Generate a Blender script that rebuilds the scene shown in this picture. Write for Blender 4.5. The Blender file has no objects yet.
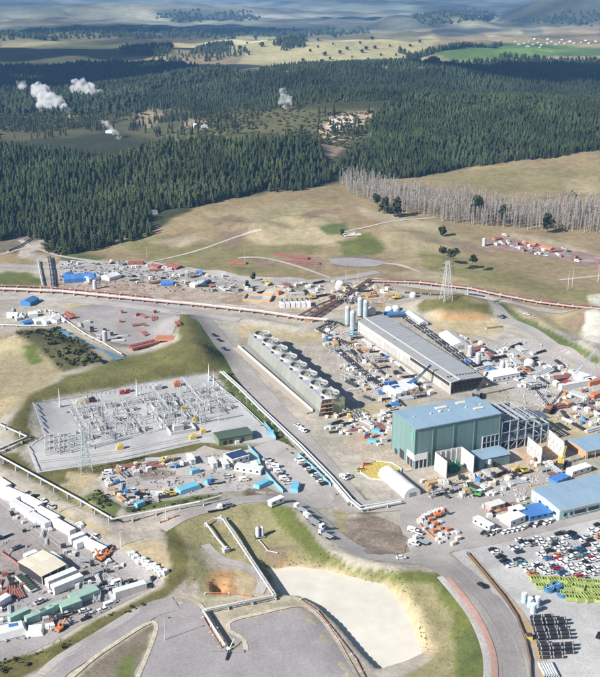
import bpy, math, random, numpy as np
from mathutils import Vector, Matrix, Euler
from mathutils.geometry import delaunay_2d_cdt
random.seed(7); np.random.seed(7)
S = bpy.context.scene
COL = S.collection
PI = math.pi; rad = math.radians
# ------------------------------------------------------------ camera, sky, sun, exposure
CAMH = 210.0; F = 1000.0; CX = 300.0; CY = 338.5
TH = math.atan(356.5/1000.0); ST, CT = math.sin(TH), math.cos(TH)
cam = bpy.data.cameras.new('camera'); camo = bpy.data.objects.new('camera', cam); COL.objects.link(camo)
camo.location = (0, 0, CAMH); camo.rotation_euler = (PI/2-TH, 0, 0)
cam.sensor_fit = 'VERTICAL'; cam.sensor_height = 24; cam.lens = 24*F/677
cam.clip_start = 1; cam.clip_end = 60000
S.camera = camo
W = bpy.data.worlds.new('World'); S.world = W; W.use_nodes = True
SUN_AZ, SUN_EL = rad(212), rad(33)
sv = Vector((math.cos(SUN_AZ)*math.cos(SUN_EL), math.sin(SUN_AZ)*math.cos(SUN_EL), math.sin(SUN_EL)))
sky = W.node_tree.nodes.new('ShaderNodeTexSky'); sky.sky_type = 'NISHITA'; sky.sun_disc = False
sky.sun_elevation = SUN_EL; sky.sun_rotation = math.atan2(sv.x, sv.y); sky.altitude = 300
bg = W.node_tree.nodes['Background']; bg.inputs[1].default_value = 0.055
W.node_tree.links.new(sky.outputs[0], bg.inputs[0])
sl = bpy.data.lights.new('sun', 'SUN'); sl.energy = 5.0; sl.angle = rad(0.5); sl.color = (1, .965, .91)
so = bpy.data.objects.new('sun', sl); COL.objects.link(so); so.rotation_euler = sv.to_track_quat('Z', 'Y').to_euler()
so.location = (-300, -200, 400)
S.view_settings.view_transform = 'Standard'; S.view_settings.look = 'None'
S.view_settings.exposure = 0.63; S.view_settings.gamma = 1
S.cycles.max_bounces = 5; S.cycles.volume_bounces = 3; S.cycles.diffuse_bounces = 2
S.cycles.use_denoising = True
# ------------------------------------------------------------ materials
MATS = {}
def mat(name, col, rough=.8, amt=.12, scale=.6, metal=0., rnd=.10, bump=0., spec=.3, col2=None, detail=4, world=True, scale2=None):
    if name in MATS: return MATS[name]
    m = bpy.data.materials.new(name); m.use_nodes = True; MATS[name] = m
    nt = m.node_tree; N = nt.nodes; L = nt.links; b = N['Principled BSDF']
    b.inputs['Roughness'].default_value = rough; b.inputs['Metallic'].default_value = metal
    b.inputs['Specular IOR Level'].default_value = spec
    pos = N.new('ShaderNodeNewGeometry').outputs['Position'] if world else N.new('ShaderNodeTexCoord').outputs['Object']
    nz = N.new('ShaderNodeTexNoise'); nz.inputs['Scale'].default_value = scale; nz.inputs['Detail'].default_value = detail
    nz.inputs['Roughness'].default_value = .62; L.new(pos, nz.inputs['Vector'])
    mr = N.new('ShaderNodeMapRange'); L.new(nz.outputs[0], mr.inputs[0])
    mr.inputs[1].default_value = .28; mr.inputs[2].default_value = .72
    mr.inputs[3].default_value = 1-amt; mr.inputs[4].default_value = 1+amt
    fac = mr.outputs[0]
    if scale2:
        n2 = N.new('ShaderNodeTexNoise'); n2.inputs['Scale'].default_value = scale2; n2.inputs['Detail'].default_value = 3
        L.new(pos, n2.inputs['Vector'])
        m2 = N.new('ShaderNodeMapRange'); L.new(n2.outputs[0], m2.inputs[0]); m2.inputs[1].default_value = .3; m2.inputs[2].default_value = .7
        m2.inputs[3].default_value = 1-amt; m2.inputs[4].default_value = 1+amt
        mu = N.new('ShaderNodeMath'); mu.operation = 'MULTIPLY'; L.new(fac, mu.inputs[0]); L.new(m2.outputs[0], mu.inputs[1]); fac = mu.outputs[0]
    if rnd:
        oi = N.new('ShaderNodeObjectInfo'); r2 = N.new('ShaderNodeMapRange'); L.new(oi.outputs['Random'], r2.inputs[0])
        r2.inputs[3].default_value = 1-rnd; r2.inputs[4].default_value = 1+rnd
        mu = N.new('ShaderNodeMath'); mu.operation = 'MULTIPLY'; L.new(fac, mu.inputs[0]); L.new(r2.outputs[0], mu.inputs[1]); fac = mu.outputs[0]
    c = N.new('ShaderNodeVectorMath'); c.operation = 'SCALE'; c.inputs[0].default_value = col[:3]; L.new(fac, c.inputs['Scale'])
    if col2:
        n3 = N.new('ShaderNodeTexNoise'); n3.inputs['Scale'].default_value = scale*.45; n3.inputs['Detail'].default_value = 6
        n3.inputs['Roughness'].default_value = .65; n3.inputs['Distortion'].default_value = .6; L.new(pos, n3.inputs['Vector'])
        m3 = N.new('ShaderNodeMapRange'); L.new(n3.outputs[0], m3.inputs[0]); m3.inputs[1].default_value = .46; m3.inputs[2].default_value = .62
        c2 = N.new('ShaderNodeVectorMath'); c2.operation = 'SCALE'; c2.inputs[0].default_value = col2[:3]; L.new(fac, c2.inputs['Scale'])
        mx = N.new('ShaderNodeMix'); mx.data_type = 'VECTOR'; L.new(m3.outputs[0], mx.inputs[0])
        L.new(c.outputs[0], mx.inputs[4]); L.new(c2.outputs[0], mx.inputs[5]); L.new(mx.outputs[1], b.inputs['Base Color'])
    else: L.new(c.outputs[0], b.inputs['Base Color'])
    if bump:
        bp = N.new('ShaderNodeBump'); bp.inputs['Strength'].default_value = bump; bp.inputs['Distance'].default_value = .3
        L.new(nz.outputs[0], bp.inputs['Height']); L.new(bp.outputs[0], b.inputs['Normal'])
    return m
# ------------------------------------------------------------ projection helpers (photo pixel <-> place)
def flat(px, py, z=0.):
    u = (py-CY)/F; d = ST+u*CT; t = (CAMH-z)/d
    return ((px-CX)/F*t, (CT-u*ST)*t)
def proj(x, y, z):
    dz = CAMH-z; dep = y*CT+dz*ST
    return CX+F*x/dep, CY+F*(dz*CT-y*ST)/dep
def inpoly(x, y, poly):
    r = np.zeros(np.shape(x), bool); n = len(poly)
    for i in range(n):
        x1, y1 = poly[i]; x2, y2 = poly[(i+1) % n]
        if y1 == y2: continue
        c = ((y1 > y) != (y2 > y)) & (x < (x2-x1)*(y-y1)/(y2-y1)+x1)
        r ^= c
    return r
def segdist(x, y, pts, closed=False):
    d = np.full(np.shape(x), 1e9)
    for i in range(len(pts) if closed else len(pts)-1):
        ax, ay = pts[i]; bx, by = pts[(i+1) % len(pts)]
        L2 = (bx-ax)**2+(by-ay)**2+1e-9
        t = np.clip(((x-ax)*(bx-ax)+(y-ay)*(by-ay))/L2, 0, 1)
        d = np.minimum(d, np.hypot(x-ax-t*(bx-ax), y-ay-t*(by-ay)))
    return d
def sstep(a, b, v):
    t = np.clip((v-a)/(b-a), 0, 1); return t*t*(3-2*t)
# ------------------------------------------------------------ terrain height
HILLS = [  # x, y, a, b, rot, h  (compact bumps)
 (-10,975,235,225,0,19),(-150,905,120,110,.2,6),(120,880,120,90,0,6),
 (345,1370,560,520,0,54),(-75,1130,165,190,0,44),(15,1480,300,230,0,37),(-290,1010,120,90,.5,10),(-190,1090,110,90,0,16),(-330,1180,200,110,.2,14),
 (-10,1990,540,400,0,54),(430,2050,520,400,0,34),(-340,1400,260,220,0,10),(-420,1100,260,220,0,14),
 (-260,2500,500,300,.1,16),(-150,3050,800,420,.1,26),(330,3100,700,350,-.1,22),(-900,3000,700,400,0,30),
 (1780,5800,830,800,0,270),(1750,5400,420,350,.4,50),(700,5300,420,300,.1,62),(560,5600,260,200,0,40),
 (-1300,7000,2300,700,.05,75),(900,8500,3000,900,0,70),(0,12500,12000,2600,0,165),(-4500,10500,3500,1500,0,150)]
def wp(pts): return [flat(*p) for p in pts]
LOWYARD = wp([(-60,455),(-10,470),(60,510),(100,532),(160,575),(166,583),(150,590),(85,624),(40,652),(-20,670),(-90,640)])
SHORE = [(263,565),(276,568),(292,565),(330,567),(392,582),(405,604),(415,626),(424,655),(405,664),(379,672),(363,656),(338,626),(318,608),(300,599),(285,598)]
POND = [flat(a, b, -2.6) for a, b in SHORE]
PIT = wp([(212,581),(224,580),(228,592),(214,592)])
HARD = wp([(48,690),(110,640),(150,615),(175,600),(300,606),(318,620),(368,690)])
RIDGES = [ # pts(px, z0), width m, height
 (wp([(14,432),(24,408),(60,396),(110,385),(160,376),(196,366)]), 16, 6.5),
 (wp([(196,366),(190,345),(183,325)]), 14, 6.5),
 (wp([(20,350),(60,352),(95,360)]), 14, 4.0),
 (wp([(182,520),(215,512),(262,508),(292,516),(318,548),(352,570),(410,580),(440,584),(470,610),(482,640),(480,690)]), 11, 3.2),
 (wp([(163,548),(183,556),(187,572),(168,590),(140,606),(100,630),(60,655)]), 7, 1.8),
 (wp([(98,505),(122,512)]), 5, 2.2),
 (wp([(505,303),(540,322),(580,350),(600,362)]), 7, 2.0),
 (wp([(255,322),(300,330),(345,320),(372,306)]), 5, 2.2),
]
KNOLLS = [(457,311,50,26,-.15,11),(592,322,26,30,0,8),(588,352,22,18,.3,5),(30,345,30,22,0,5),(205,400,12,6,0,1),
          (283,555,9,6,0,1.5),(100,522,9,7,0,2.2),(372,535,14,10,0,1.0),(280,292,20,9,.1,3.5),(262,238,30,18,.2,5),(300,232,34,16,0,4),(236,236,16,14,.4,3),(400,245,40,30,0,5),(360,250,20,16,.3,3),(430,262,34,20,.1,4),(232,272,25,16,0,2.5)]
KN = [(*flat(k[0],k[1]),*k[2:]) for k in KNOLLS]
def H(x, y):
    x = np.asarray(x, float); y = np.asarray(y, float)
    z = np.zeros(np.broadcast(x, y).shape)
    def bump(x0, y0, a, b, r, h):
        c, s = math.cos(r), math.sin(r); dx = x-x0; dy = y-y0
        q = 1-((dx*c+dy*s)/a)**2-((-dx*s+dy*c)/b)**2
        return h*np.where(q > 0, q, 0)**2
    if np.max(y) > 700:
        for h in HILLS: z = z+bump(*h)
        A = sstep(740, 900, y)*2.2+sstep(2200, 4200, y)*7
        z = z+A*(np.sin(x/63+y/91)+np.sin(x/41-y/57+1.3)*.7+np.sin(x/133+y/37+.4)*.5)*.6
        z = z+sstep(1500, 3500, y)*(np.sin(x/310+1)*np.sin(y/410)*9)
    if np.min(y) < 900:
        for k in KN: z = z+bump(*k)
        for pts, w, h in RIDGES:
            d = segdist(x, y, pts); z = z+h*np.exp(-(d/w)**2)
        for poly, dep, w in ((LOWYARD, -3.0, 9.), (POND, -6.5, 6.), (PIT, -3.5, 4.), (HARD, .9, 5.)):
            d = segdist(x, y, poly, True); ins = inpoly(x, y, poly); sd = np.where(ins, d, -d)
            z = z+dep*sstep(-w*.35, w*.65, sd)
    return z
def h1(x, y): return float(H(np.array([x]), np.array([y]))[0])
def P(px, py, dz=0.):
    """place on the ground seen at a pixel of the photograph"""
    if py > 284:
        z = 0.
        for _ in range(5):
            x, y = flat(px, py, z); z = .3*z+.7*h1(x, y)
        x, y = flat(px, py, z); return Vector((x, y, h1(x, y)+dz))
    u = (py-CY)/F; d = ST+u*CT; a = (px-CX)/F; b = CT-u*ST
    t = np.geomspace(500, 16000, 1600); zz = CAMH-t*d; hh = H(a*t, b*t)
    k = np.argmax(zz < hh) if (zz < hh).any() else len(t)-1
    t0, t1 = t[max(k-1, 0)], t[k]; tt = np.linspace(t0, t1, 30); q = (CAMH-tt*d) < H(a*tt, b*tt)
    t = tt[np.argmax(q)] if q.any() else t1
    return Vector((a*t, b*t, h1(a*t, b*t)+dz))
def tall(p, py):
    """height of something standing at p whose top shows on row py"""
    u = (py-CY)/F; d = ST+u*CT; b = CT-u*ST
    return CAMH-p.y*d/b-p.z
# ------------------------------------------------------------ mesh builder and tagging
class MB:
    def __init__(s): s.v = []; s.f = []; s.m = []
    def add(s, vs, fs, mi=0, M=None):
        o = len(s.v)
        s.v += [tuple(M @ Vector(v)) for v in vs] if M else [tuple(v) for v in vs]
        s.f += [tuple(i+o for i in f) for f in fs]; s.m += [mi]*len(fs); return s
    def box(s, x, y, z, sx, sy, sz, rz=0, mi=0, tx=1., ty=1.):
        """z is the bottom; tx, ty shrink the top"""
        a, b = sx/2, sy/2; c, d = math.cos(rz), math.sin(rz); vs = []
        for zz, kx, ky in ((z, 1, 1), (z+sz, tx, ty)):
            for p, q in ((-a, -b), (a, -b), (a, b), (-a, b)):
                p *= kx; q *= ky; vs.append((x+p*c-q*d, y+p*d+q*c, zz))
        return s.add(vs, [(3,2,1,0),(4,5,6,7),(0,1,5,4),(1,2,6,5),(2,3,7,6),(3,0,4,7)], mi)
    def bar(s, p, q, w, h=None, mi=0):
        p, q = Vector(p), Vector(q); d = q-p; L = d.length
        if L < 1e-5: return s
        M = Matrix.Translation(p) @ d.to_track_quat('X', 'Z').to_matrix().to_4x4(); a = w/2; b = (h or w)/2
        vs = [(0,-a,-b),(0,a,-b),(0,a,b),(0,-a,b),(L,-a,-b),(L,a,-b),(L,a,b),(L,-a,b)]
        return s.add(vs, [(0,1,2,3),(7,6,5,4),(0,4,5,1),(1,5,6,2),(2,6,7,3),(3,7,4,0)], mi, M)
    def tube(s, p, q, r, n=8, r2=None, caps=True, mi=0):
        p, q = Vector(p), Vector(q); d = q-p
        M = Matrix.Translation(p) @ d.to_track_quat('Z', 'Y').to_matrix().to_4x4(); L = d.length; r2 = r if r2 is None else r2
        vs = [(r*math.cos(2*PI*i/n), r*math.sin(2*PI*i/n), 0) for i in range(n)]+[(r2*math.cos(2*PI*i/n), r2*math.sin(2*PI*i/n), L) for i in range(n)]
        fs = [(i, (i+1) % n, n+(i+1) % n, n+i) for i in range(n)]
        if caps: fs += [tuple(range(n-1, -1, -1)), tuple(range(n, 2*n))]
        return s.add(vs, fs, mi, M)
    def ring(s, x, y, z, prof, n=20, mi=0):
        """lathe: prof = [(r, z)...]"""
        vs = [(x+r*math.cos(2*PI*i/n), y+r*math.sin(2*PI*i/n), z+zz) for r, zz in prof for i in range(n)]
        fs = [(k*n+i, k*n+(i+1) % n, (k+1)*n+(i+1) % n, (k+1)*n+i) for k in range(len(prof)-1) for i in range(n)]
        return s.add(vs, fs, mi)
    def prism(s, poly, z0, z1, mi=0):
        n = len(poly); vs = [(x, y, z0) for x, y in poly]+[(x, y, z1) for x, y in poly]
        return s.add(vs, [tuple(range(n-1, -1, -1)), tuple(range(n, 2*n))]+[(i, (i+1) % n, n+(i+1) % n, n+i) for i in range(n)], mi)
    def side(s, prof, y0, y1, mi=0):
        """extrude an x-z outline (counter-clockwise) across y"""
        n = len(prof); vs = [(x, y0, z) for x, z in prof]+[(x, y1, z) for x, z in prof]
        return s.add(vs, [tuple(range(n)), tuple(range(2*n-1, n-1, -1))]+[((i+1) % n, i, n+i, n+(i+1) % n) for i in range(n)], mi)
    def mesh(s, name, mats):
        me = bpy.data.meshes.new(name); me.from_pydata(s.v, [], s.f)
        for m in (mats if isinstance(mats, (list, tuple)) else [mats]): me.materials.append(m)
        if any(s.m): me.polygons.foreach_set('material_index', s.m)
        me.update(); return me
    def build(s, name, mats, parent=None, loc=(0,0,0), rz=0):
        return ob(name, s.mesh(name, mats), parent, loc, rz)
def ob(name, data, parent=None, loc=(0,0,0), rz=0):
    o = bpy.data.objects.new(name, data); COL.objects.link(o); o.location = loc; o.rotation_euler = (0, 0, rz)
    if parent: o.parent = parent
    return o
def tag(o, label, cat, group=None):
    o['label'] = label; o['category'] = cat
    if group: o['group'] = group
    return o
def thing(name, label, cat, loc=(0,0,0), rz=0, group=None): return tag(ob(name, None, None, loc, rz), label, cat, group)
def copy(root, loc, rz, label=None, group=None, scale=None):
    def rec(o, par):
        c = o.copy(); COL.objects.link(c); c.parent = par
        for ch in KIDS.get(o.name, ()): rec(ch, c)
        return c
    c = rec(root, None); c.location = loc; c.rotation_euler = (0, 0, rz)
    if scale: c.scale = scale if isinstance(scale, tuple) else (scale,)*3
    if label: c['label'] = label
    if group: c['group'] = group
    return c
KIDS = {}
class Kind:
    """first use moves the prototype, later uses copy it with its parts"""
    def __init__(s, root): s.r = root; s.used = False; s.kids()
    def kids(s):
        st = [s.r]
        while st:
            o = st.pop(); KIDS[o.name] = list(o.children); st += KIDS[o.name]
    def put(s, loc, rz, label, group=None, scale=None, cat=None):
        if not s.used:
            s.used = True; o = s.r; o.location = loc; o.rotation_euler = (0, 0, rz); o['label'] = label
            if group: o['group'] = group
            if scale: o.scale = scale if isinstance(scale, tuple) else (scale,)*3
        else: o = copy(s.r, loc, rz, label, group, scale)
        if cat: o['category'] = cat
        return o
ORD = 'first second third fourth fifth sixth seventh eighth ninth tenth eleventh twelfth thirteenth fourteenth fifteenth sixteenth seventeenth eighteenth nineteenth twentieth'.split()
def yaw(a, b): return math.atan2(b[1]-a[1], b[0]-a[0])
G = rad(23)      # the works' own grid: long axis, up to the right in the photograph
# ------------------------------------------------------------ the ground sheet
TAN=(.29,.222,.13); STRAW=(.34,.28,.17); OLIVE=(.142,.13,.05); GREEN=(.115,.14,.05); DUST=(.41,.365,.315); GRAV=(.42,.39,.36)
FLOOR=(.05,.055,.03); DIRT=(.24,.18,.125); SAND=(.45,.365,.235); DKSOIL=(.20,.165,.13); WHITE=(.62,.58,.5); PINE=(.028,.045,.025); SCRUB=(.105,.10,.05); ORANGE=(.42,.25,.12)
PAINT = [ # colour, softness px, polygon in photo pixels
 (DUST,3,[(-80,268),(60,262),(150,268),(230,272),(300,288),(340,268),(380,262),(420,292),(500,300),(700,330),(900,700),(-400,700)]),
 # far country
 ((.15,.16,.125),2,[(-400,-30),(1000,-30),(1000,34),(-400,40)]),
 ((.24,.23,.17),2,[(60,8),(300,4),(420,18),(380,26),(250,24),(90,26)]),((.27,.25,.18),1.5,[(0,16),(60,14),(120,24),(60,30),(0,30)]),
 ((.10,.12,.09),2,[(150,10),(200,8),(250,16),(180,24)]),((.09,.11,.08),1,[(0,27),(120,23),(250,30),(370,30),(300,34),(0,36)]),
 ((.12,.125,.07),2,[(-200,38),(140,32),(180,60),(150,75),(-200,85)]),
 ((.23,.20,.115),2,[(0,36),(90,33),(150,34),(60,45),(0,50)]),((.12,.115,.06),2,[(0,50),(90,40),(165,44),(180,56),(90,62),(0,64)]),
 ((.42,.37,.20),2,[(170,44),(215,38),(300,34),(430,30),(440,40),(425,50),(430,62),(380,70),(300,66),(285,70),(235,66),(245,55),(205,52)]),
 ((.11,.115,.06),1.5,[(95,46),(170,40),(175,50),(120,56)]),((.33,.29,.155),2,[(120,58),(170,54),(165,64),(115,64)]),
 ((.10,.17,.05),1.5,[(428,52),(470,44),(540,43),(598,48),(680,50),(690,60),(598,62),(500,60),(450,60)]),
 ((.13,.20,.06),1,[(490,50),(545,46),(560,54),(505,60)]),((.12,.20,.08),1,[(380,64),(400,61),(425,64),(400,70)]),
 ((.40,.35,.24),1,[(480,33),(520,30),(525,35),(490,37)]),((.38,.27,.2),1,[(520,57),(600,56),(600,61),(520,60)]),
 ((.20,.15,.13),1,[(446,69),(470,78),(490,87),(480,88),(456,80)]),((.26,.21,.13),1.5,[(540,28),(600,26),(600,40),(545,37)]),
 ((.30,.28,.19),1.5,[(440,12),(480,10),(520,22),(500,28),(450,24)]),((.075,.078,.055),2,[(496,22),(510,4),(600,-6),(680,-10),(680,24),(600,24),(540,22)]),
 ((.05,.065,.04),2,[(385,72),(440,66),(520,64),(620,64),(620,100),(540,100),(460,84)]),((.05,.065,.04),2,[(-200,64),(110,62),(180,66),(330,72),(240,76),(160,92),(120,112),(60,120),(-200,118)]),  # dark woodland ground, with cloud shadow put into the tone
 ((.21,.17,.12),1,[(-20,78),(10,80),(30,84),(5,90),(-20,88)]),((.27,.24,.17),1,[(55,92),(95,88),(100,96),(60,98)]),
 # forest floor, scrub, outcrop
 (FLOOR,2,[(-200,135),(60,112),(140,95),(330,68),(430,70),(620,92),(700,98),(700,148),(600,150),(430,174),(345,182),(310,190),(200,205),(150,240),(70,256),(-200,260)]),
 (SCRUB,3,[(-200,100),(60,96),(150,106),(260,108),(400,110),(390,135),(345,170),(320,178),(260,152),(170,142),(110,130),(60,138),(-200,150)]),
 ((.38,.28,.20),1.5,[(318,126),(345,112),(372,110),(388,120),(360,126),(345,150),(328,158),(312,150)]),((.55,.47,.42),1,[(330,118),(352,116),(356,122),(340,128),(332,140),(326,132)]),
 ((.31,.24,.16),1,[(124,112),(150,105),(170,118),(146,128)]),((.40,.32,.22),1,[(58,100),(72,96),(78,118),(64,120)]),((.36,.27,.19),1,[(180,118),(212,122),(205,128),(182,126)]),
 # pasture behind the works
 (TAN,3,[(-200,250),(70,254),(150,232),(205,204),(290,188),(345,184),(430,210),(620,240),(620,330),(500,302),(420,292),(372,276),(330,284),(230,274),(60,264)]),
 (TAN,3,[(345,182),(430,175),(600,150),(720,140),(720,236),(600,232),(430,205)]),
 ((.25,.21,.11),4,[(420,178),(520,166),(600,170),(600,186),(480,190)]),(STRAW,2,[(560,180),(600,176),(600,192),(570,196)]),
 ((.21,.185,.085),4,[(120,242),(180,236),(240,255),(220,268),(150,262)]),(STRAW,3,[(205,214),(300,200),(330,212),(350,228),(320,242),(250,240),(240,226)]),
 ((.22,.19,.095),3,[(205,244),(300,238),(330,250),(300,258),(220,262)]),(SAND,2,[(240,238),(275,226),(340,232),(345,242),(300,246),(256,244)]),(DIRT,2,[(222,234),(246,228),(240,246),(224,246)]),
 (SAND,3,[(268,226),(325,226),(345,236),(335,245),(280,242)]),((.13,.14,.045),2,[(334,242),(372,232),(388,246),(376,258),(345,258)]),(GREEN,2,[(318,226),(348,224),(346,234),(326,236)]),
 ((.11,.14,.035),2,[(360,230),(370,232),(368,238),(358,238)]),(STRAW,3,[(380,225),(430,222),(470,240),(440,262),(390,260)]),((.22,.195,.09),4,[(420,250),(480,262),(560,286),(600,292),(600,304),(500,288),(420,278)]),
 ((.23,.2,.1),3,[(150,256),(240,262),(300,274),(250,276),(150,268)]),(DIRT,1.5,[(278,256),(300,254),(330,262),(318,272),(290,264)]),((.20,.165,.13),1,[(328,258),(360,258),(388,262),(372,268),(335,266)]),
 (DKSOIL,1.5,[(-20,232),(18,226),(40,234),(30,244),(10,252),(-20,252)]),(DUST,1.5,[(20,244),(48,236),(45,248),(30,254),(60,258),(50,262),(20,258)]),
 (GREEN,2,[(60,252),(110,256),(100,262),(64,262)]),((.14,.15,.05),2,[(-20,276),(30,272),(46,280),(40,290),(-20,288)]),
 (DIRT,2,[(206,220),(232,212),(246,220),(222,232)]),((.37,.30,.21),2,[(150,244),(190,236),(215,240),(180,250)]),(DIRT,1.5,[(300,214),(336,208),(346,214),(310,220)]),((.38,.31,.22),2,[(352,208),(400,214),(440,226),(420,230),(370,220)]),(DIRT,1.5,[(250,262),(282,258),(290,266),(262,270)]),(DIRT,2,[(420,238),(470,244),(500,256),(460,252)]),((.38,.31,.22),2,[(500,236),(520,234),(600,252),(600,256)]),((.37,.30,.2),2,[(380,270),(420,268),(470,280),(440,284),(400,276)]),(DIRT,1.5,[(540,196),(575,192),(580,200),(552,204)]),
 # works: bare ground, banks and verges
 (DKSOIL,2,[(70,308),(130,300),(178,310),(172,335),(140,350),(110,345),(80,330)]),(SAND,2,[(60,305),(110,300),(115,312),(75,316)]),
 ((.36,.30,.19),3,[(-80,335),(22,332),(45,345),(60,372),(45,388),(20,408),(-80,450)]),(OLIVE,3,[(10,425),(25,398),(62,380),(110,362),(150,352),(176,342),(172,312),(188,310),(236,370),(205,374),(100,392),(32,404),(30,438),(18,452)]),
 ((.17,.165,.06),3,[(60,376),(110,362),(160,352),(180,362),(120,380),(70,390)]),(SCRUB,2.5,[(18,330),(60,328),(96,352),(104,362),(60,372),(42,352)]),((.13,.16,.04),2,[(22,346),(38,344),(42,362),(30,366)]),
 (GREEN,2,[(186,316),(200,322),(244,374),(226,376)]),((.10,.125,.045),2,[(216,374),(240,372),(268,404),(320,456),(380,514),(362,518),(300,466),(250,414)]),
 (OLIVE,2,[(32,474),(120,460),(205,442),(258,446),(262,452),(205,452),(120,470),(60,486),(36,482)]),(OLIVE,2,[(18,452),(34,474),(60,486),(120,520),(112,524),(40,486),(0,466),(0,452)]),
 (GREEN,1.5,[(80,496),(102,490),(122,506),(112,516),(96,514)]),(GREEN,1.5,[(120,508),(180,500),(222,492),(222,498),(160,510),(124,514)]),(STRAW,2,[(60,488),(84,480),(84,494),(110,520),(90,512)]),
 (SAND,1.5,[(70,472),(96,474),(94,490),(72,486)]),(SAND,2,[(118,545),(160,540),(172,560),(166,578),(140,562)]),(STRAW,2,[(0,478),(60,508),(108,534),(104,540),(50,514),(0,486)]),
 (OLIVE,2,[(160,520),(186,522),(192,560),(186,580),(150,606),(90,640),(40,668),(0,690),(-20,690),(-20,664),(40,650),(90,624),(160,588),(172,566)]),
 ((.27,.23,.13),2,[(176,520),(205,512),(210,540),(200,580),(184,590),(190,560)]),((.27,.24,.13),2,[(180,518),(215,508),(262,503),(292,510),(318,542),(350,566),(420,570),(452,576),(488,612),(494,690),(380,690),(428,660),(412,608),(392,582),(300,566),(262,590),(200,600)]),
 ((.15,.165,.05),2,[(262,503),(292,510),(318,542),(350,566),(420,570),(452,576),(488,612),(490,690),(458,690),(450,620),(430,584),(350,574),(310,556),(284,528)]),(GREEN,2,[(420,572),(448,578),(462,600),(456,606)]),(GREEN,1.5,[(455,640),(475,630),(484,650),(476,677),(460,677)]),
 (SAND,5,[(284,562),(330,566),(392,582),(414,606),(422,640),(404,606),(330,574),(284,574)]),(SAND,5,[(395,596),(420,610),(436,650),(424,660)]),(ORANGE,1,[(278,560),(292,558),(294,566),(280,566)]),
 (DIRT,2,[(262,548),(284,548),(290,562),(272,566)]),((.36,.31,.25),2,[(203,544),(212,556),(245,566),(262,586),(250,590),(212,570),(200,556)]),(ORANGE,2,[(212,572),(248,572),(262,586),(225,596),(205,590)]),(SAND,2,[(240,566),(270,584),(284,600),(250,602),(238,585)]),
 
 ((.24,.19,.14),2,[(336,520),(372,516),(410,530),(412,550),(380,560),(350,548)]),(DIRT,1.5,[(352,526),(372,522),(372,534),(356,536)]),(STRAW,2,[(330,512),(345,512),(350,530),(338,530)]),
 ((.20,.155,.12),2,[(244,490),(262,484),(284,496),(270,500),(246,500)]),((.46,.40,.30),2,[(40,690),(100,636),(150,606),(178,594),(206,598),(300,597),(320,612),(384,700),(130,700),(40,700)]),(DKSOIL,2,[(86,668),(118,642),(154,622),(144,650),(128,700),(60,700)]),((.15,.17,.06),2,[(118,660),(132,650),(136,690),(112,690)]),
 (SAND,2,[(428,306),(440,312),(500,318),(500,334),(450,340),(430,326)]),(ORANGE,2,[(438,310),(484,312),(490,318),(470,322),(440,318)]),(OLIVE,3,[(414,306),(424,298),(458,294),(490,302),(498,314),(440,310),(420,316)]),
 (GREEN,2,[(496,300),(512,304),(560,334),(600,360),(600,368),(570,352),(530,330)]),(STRAW,2,[(520,312),(580,312),(600,320),(590,340),(560,330)]),(DIRT,2,[(556,318),(586,312),(582,334),(566,328)]),(WHITE,1.5,[(584,312),(600,302),(620,310),(620,350),(590,346),(580,334)]),(WHITE,1.5,[(586,296),(600,294),(600,304),(588,302)]),
 (SAND,2,[(238,326),(300,332),(350,322),(380,306),(392,306),(352,330),(310,342),(262,336),(248,346),(236,336)]),(SAND,2,[(330,405),(400,408),(410,470),(380,462),(352,440)]),((.40,.31,.21),2,[(330,418),(386,440),(380,456),(346,442)]),
 (SAND,2,[(560,380),(620,390),(620,440),(570,440),(540,420)]),(SAND,2,[(430,480),(480,470),(530,462),(540,490),(500,502),(440,500)]),((.45,.33,.23),2,[(510,440),(560,430),(570,470),(530,476)]),
]
def vnoise(x, y, s, seed=0):
    r = np.random.RandomState(seed).rand(64, 64); X = x/s+seed*7.3; Y = y/s+seed*3.1
    xi = np.floor(X).astype(int); yi = np.floor(Y).astype(int); fx = X-xi; fy = Y-yi; fx = fx*fx*(3-2*fx); fy = fy*fy*(3-2*fy)
    a = r[xi % 64, yi % 64]; b = r[(xi+1) % 64, yi % 64]; c = r[xi % 64, (yi+1) % 64]; d = r[(xi+1) % 64, (yi+1) % 64]
    return a+(b-a)*fx+(c-a)*fy+(a-b-c+d)*fx*fy-.5
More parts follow.
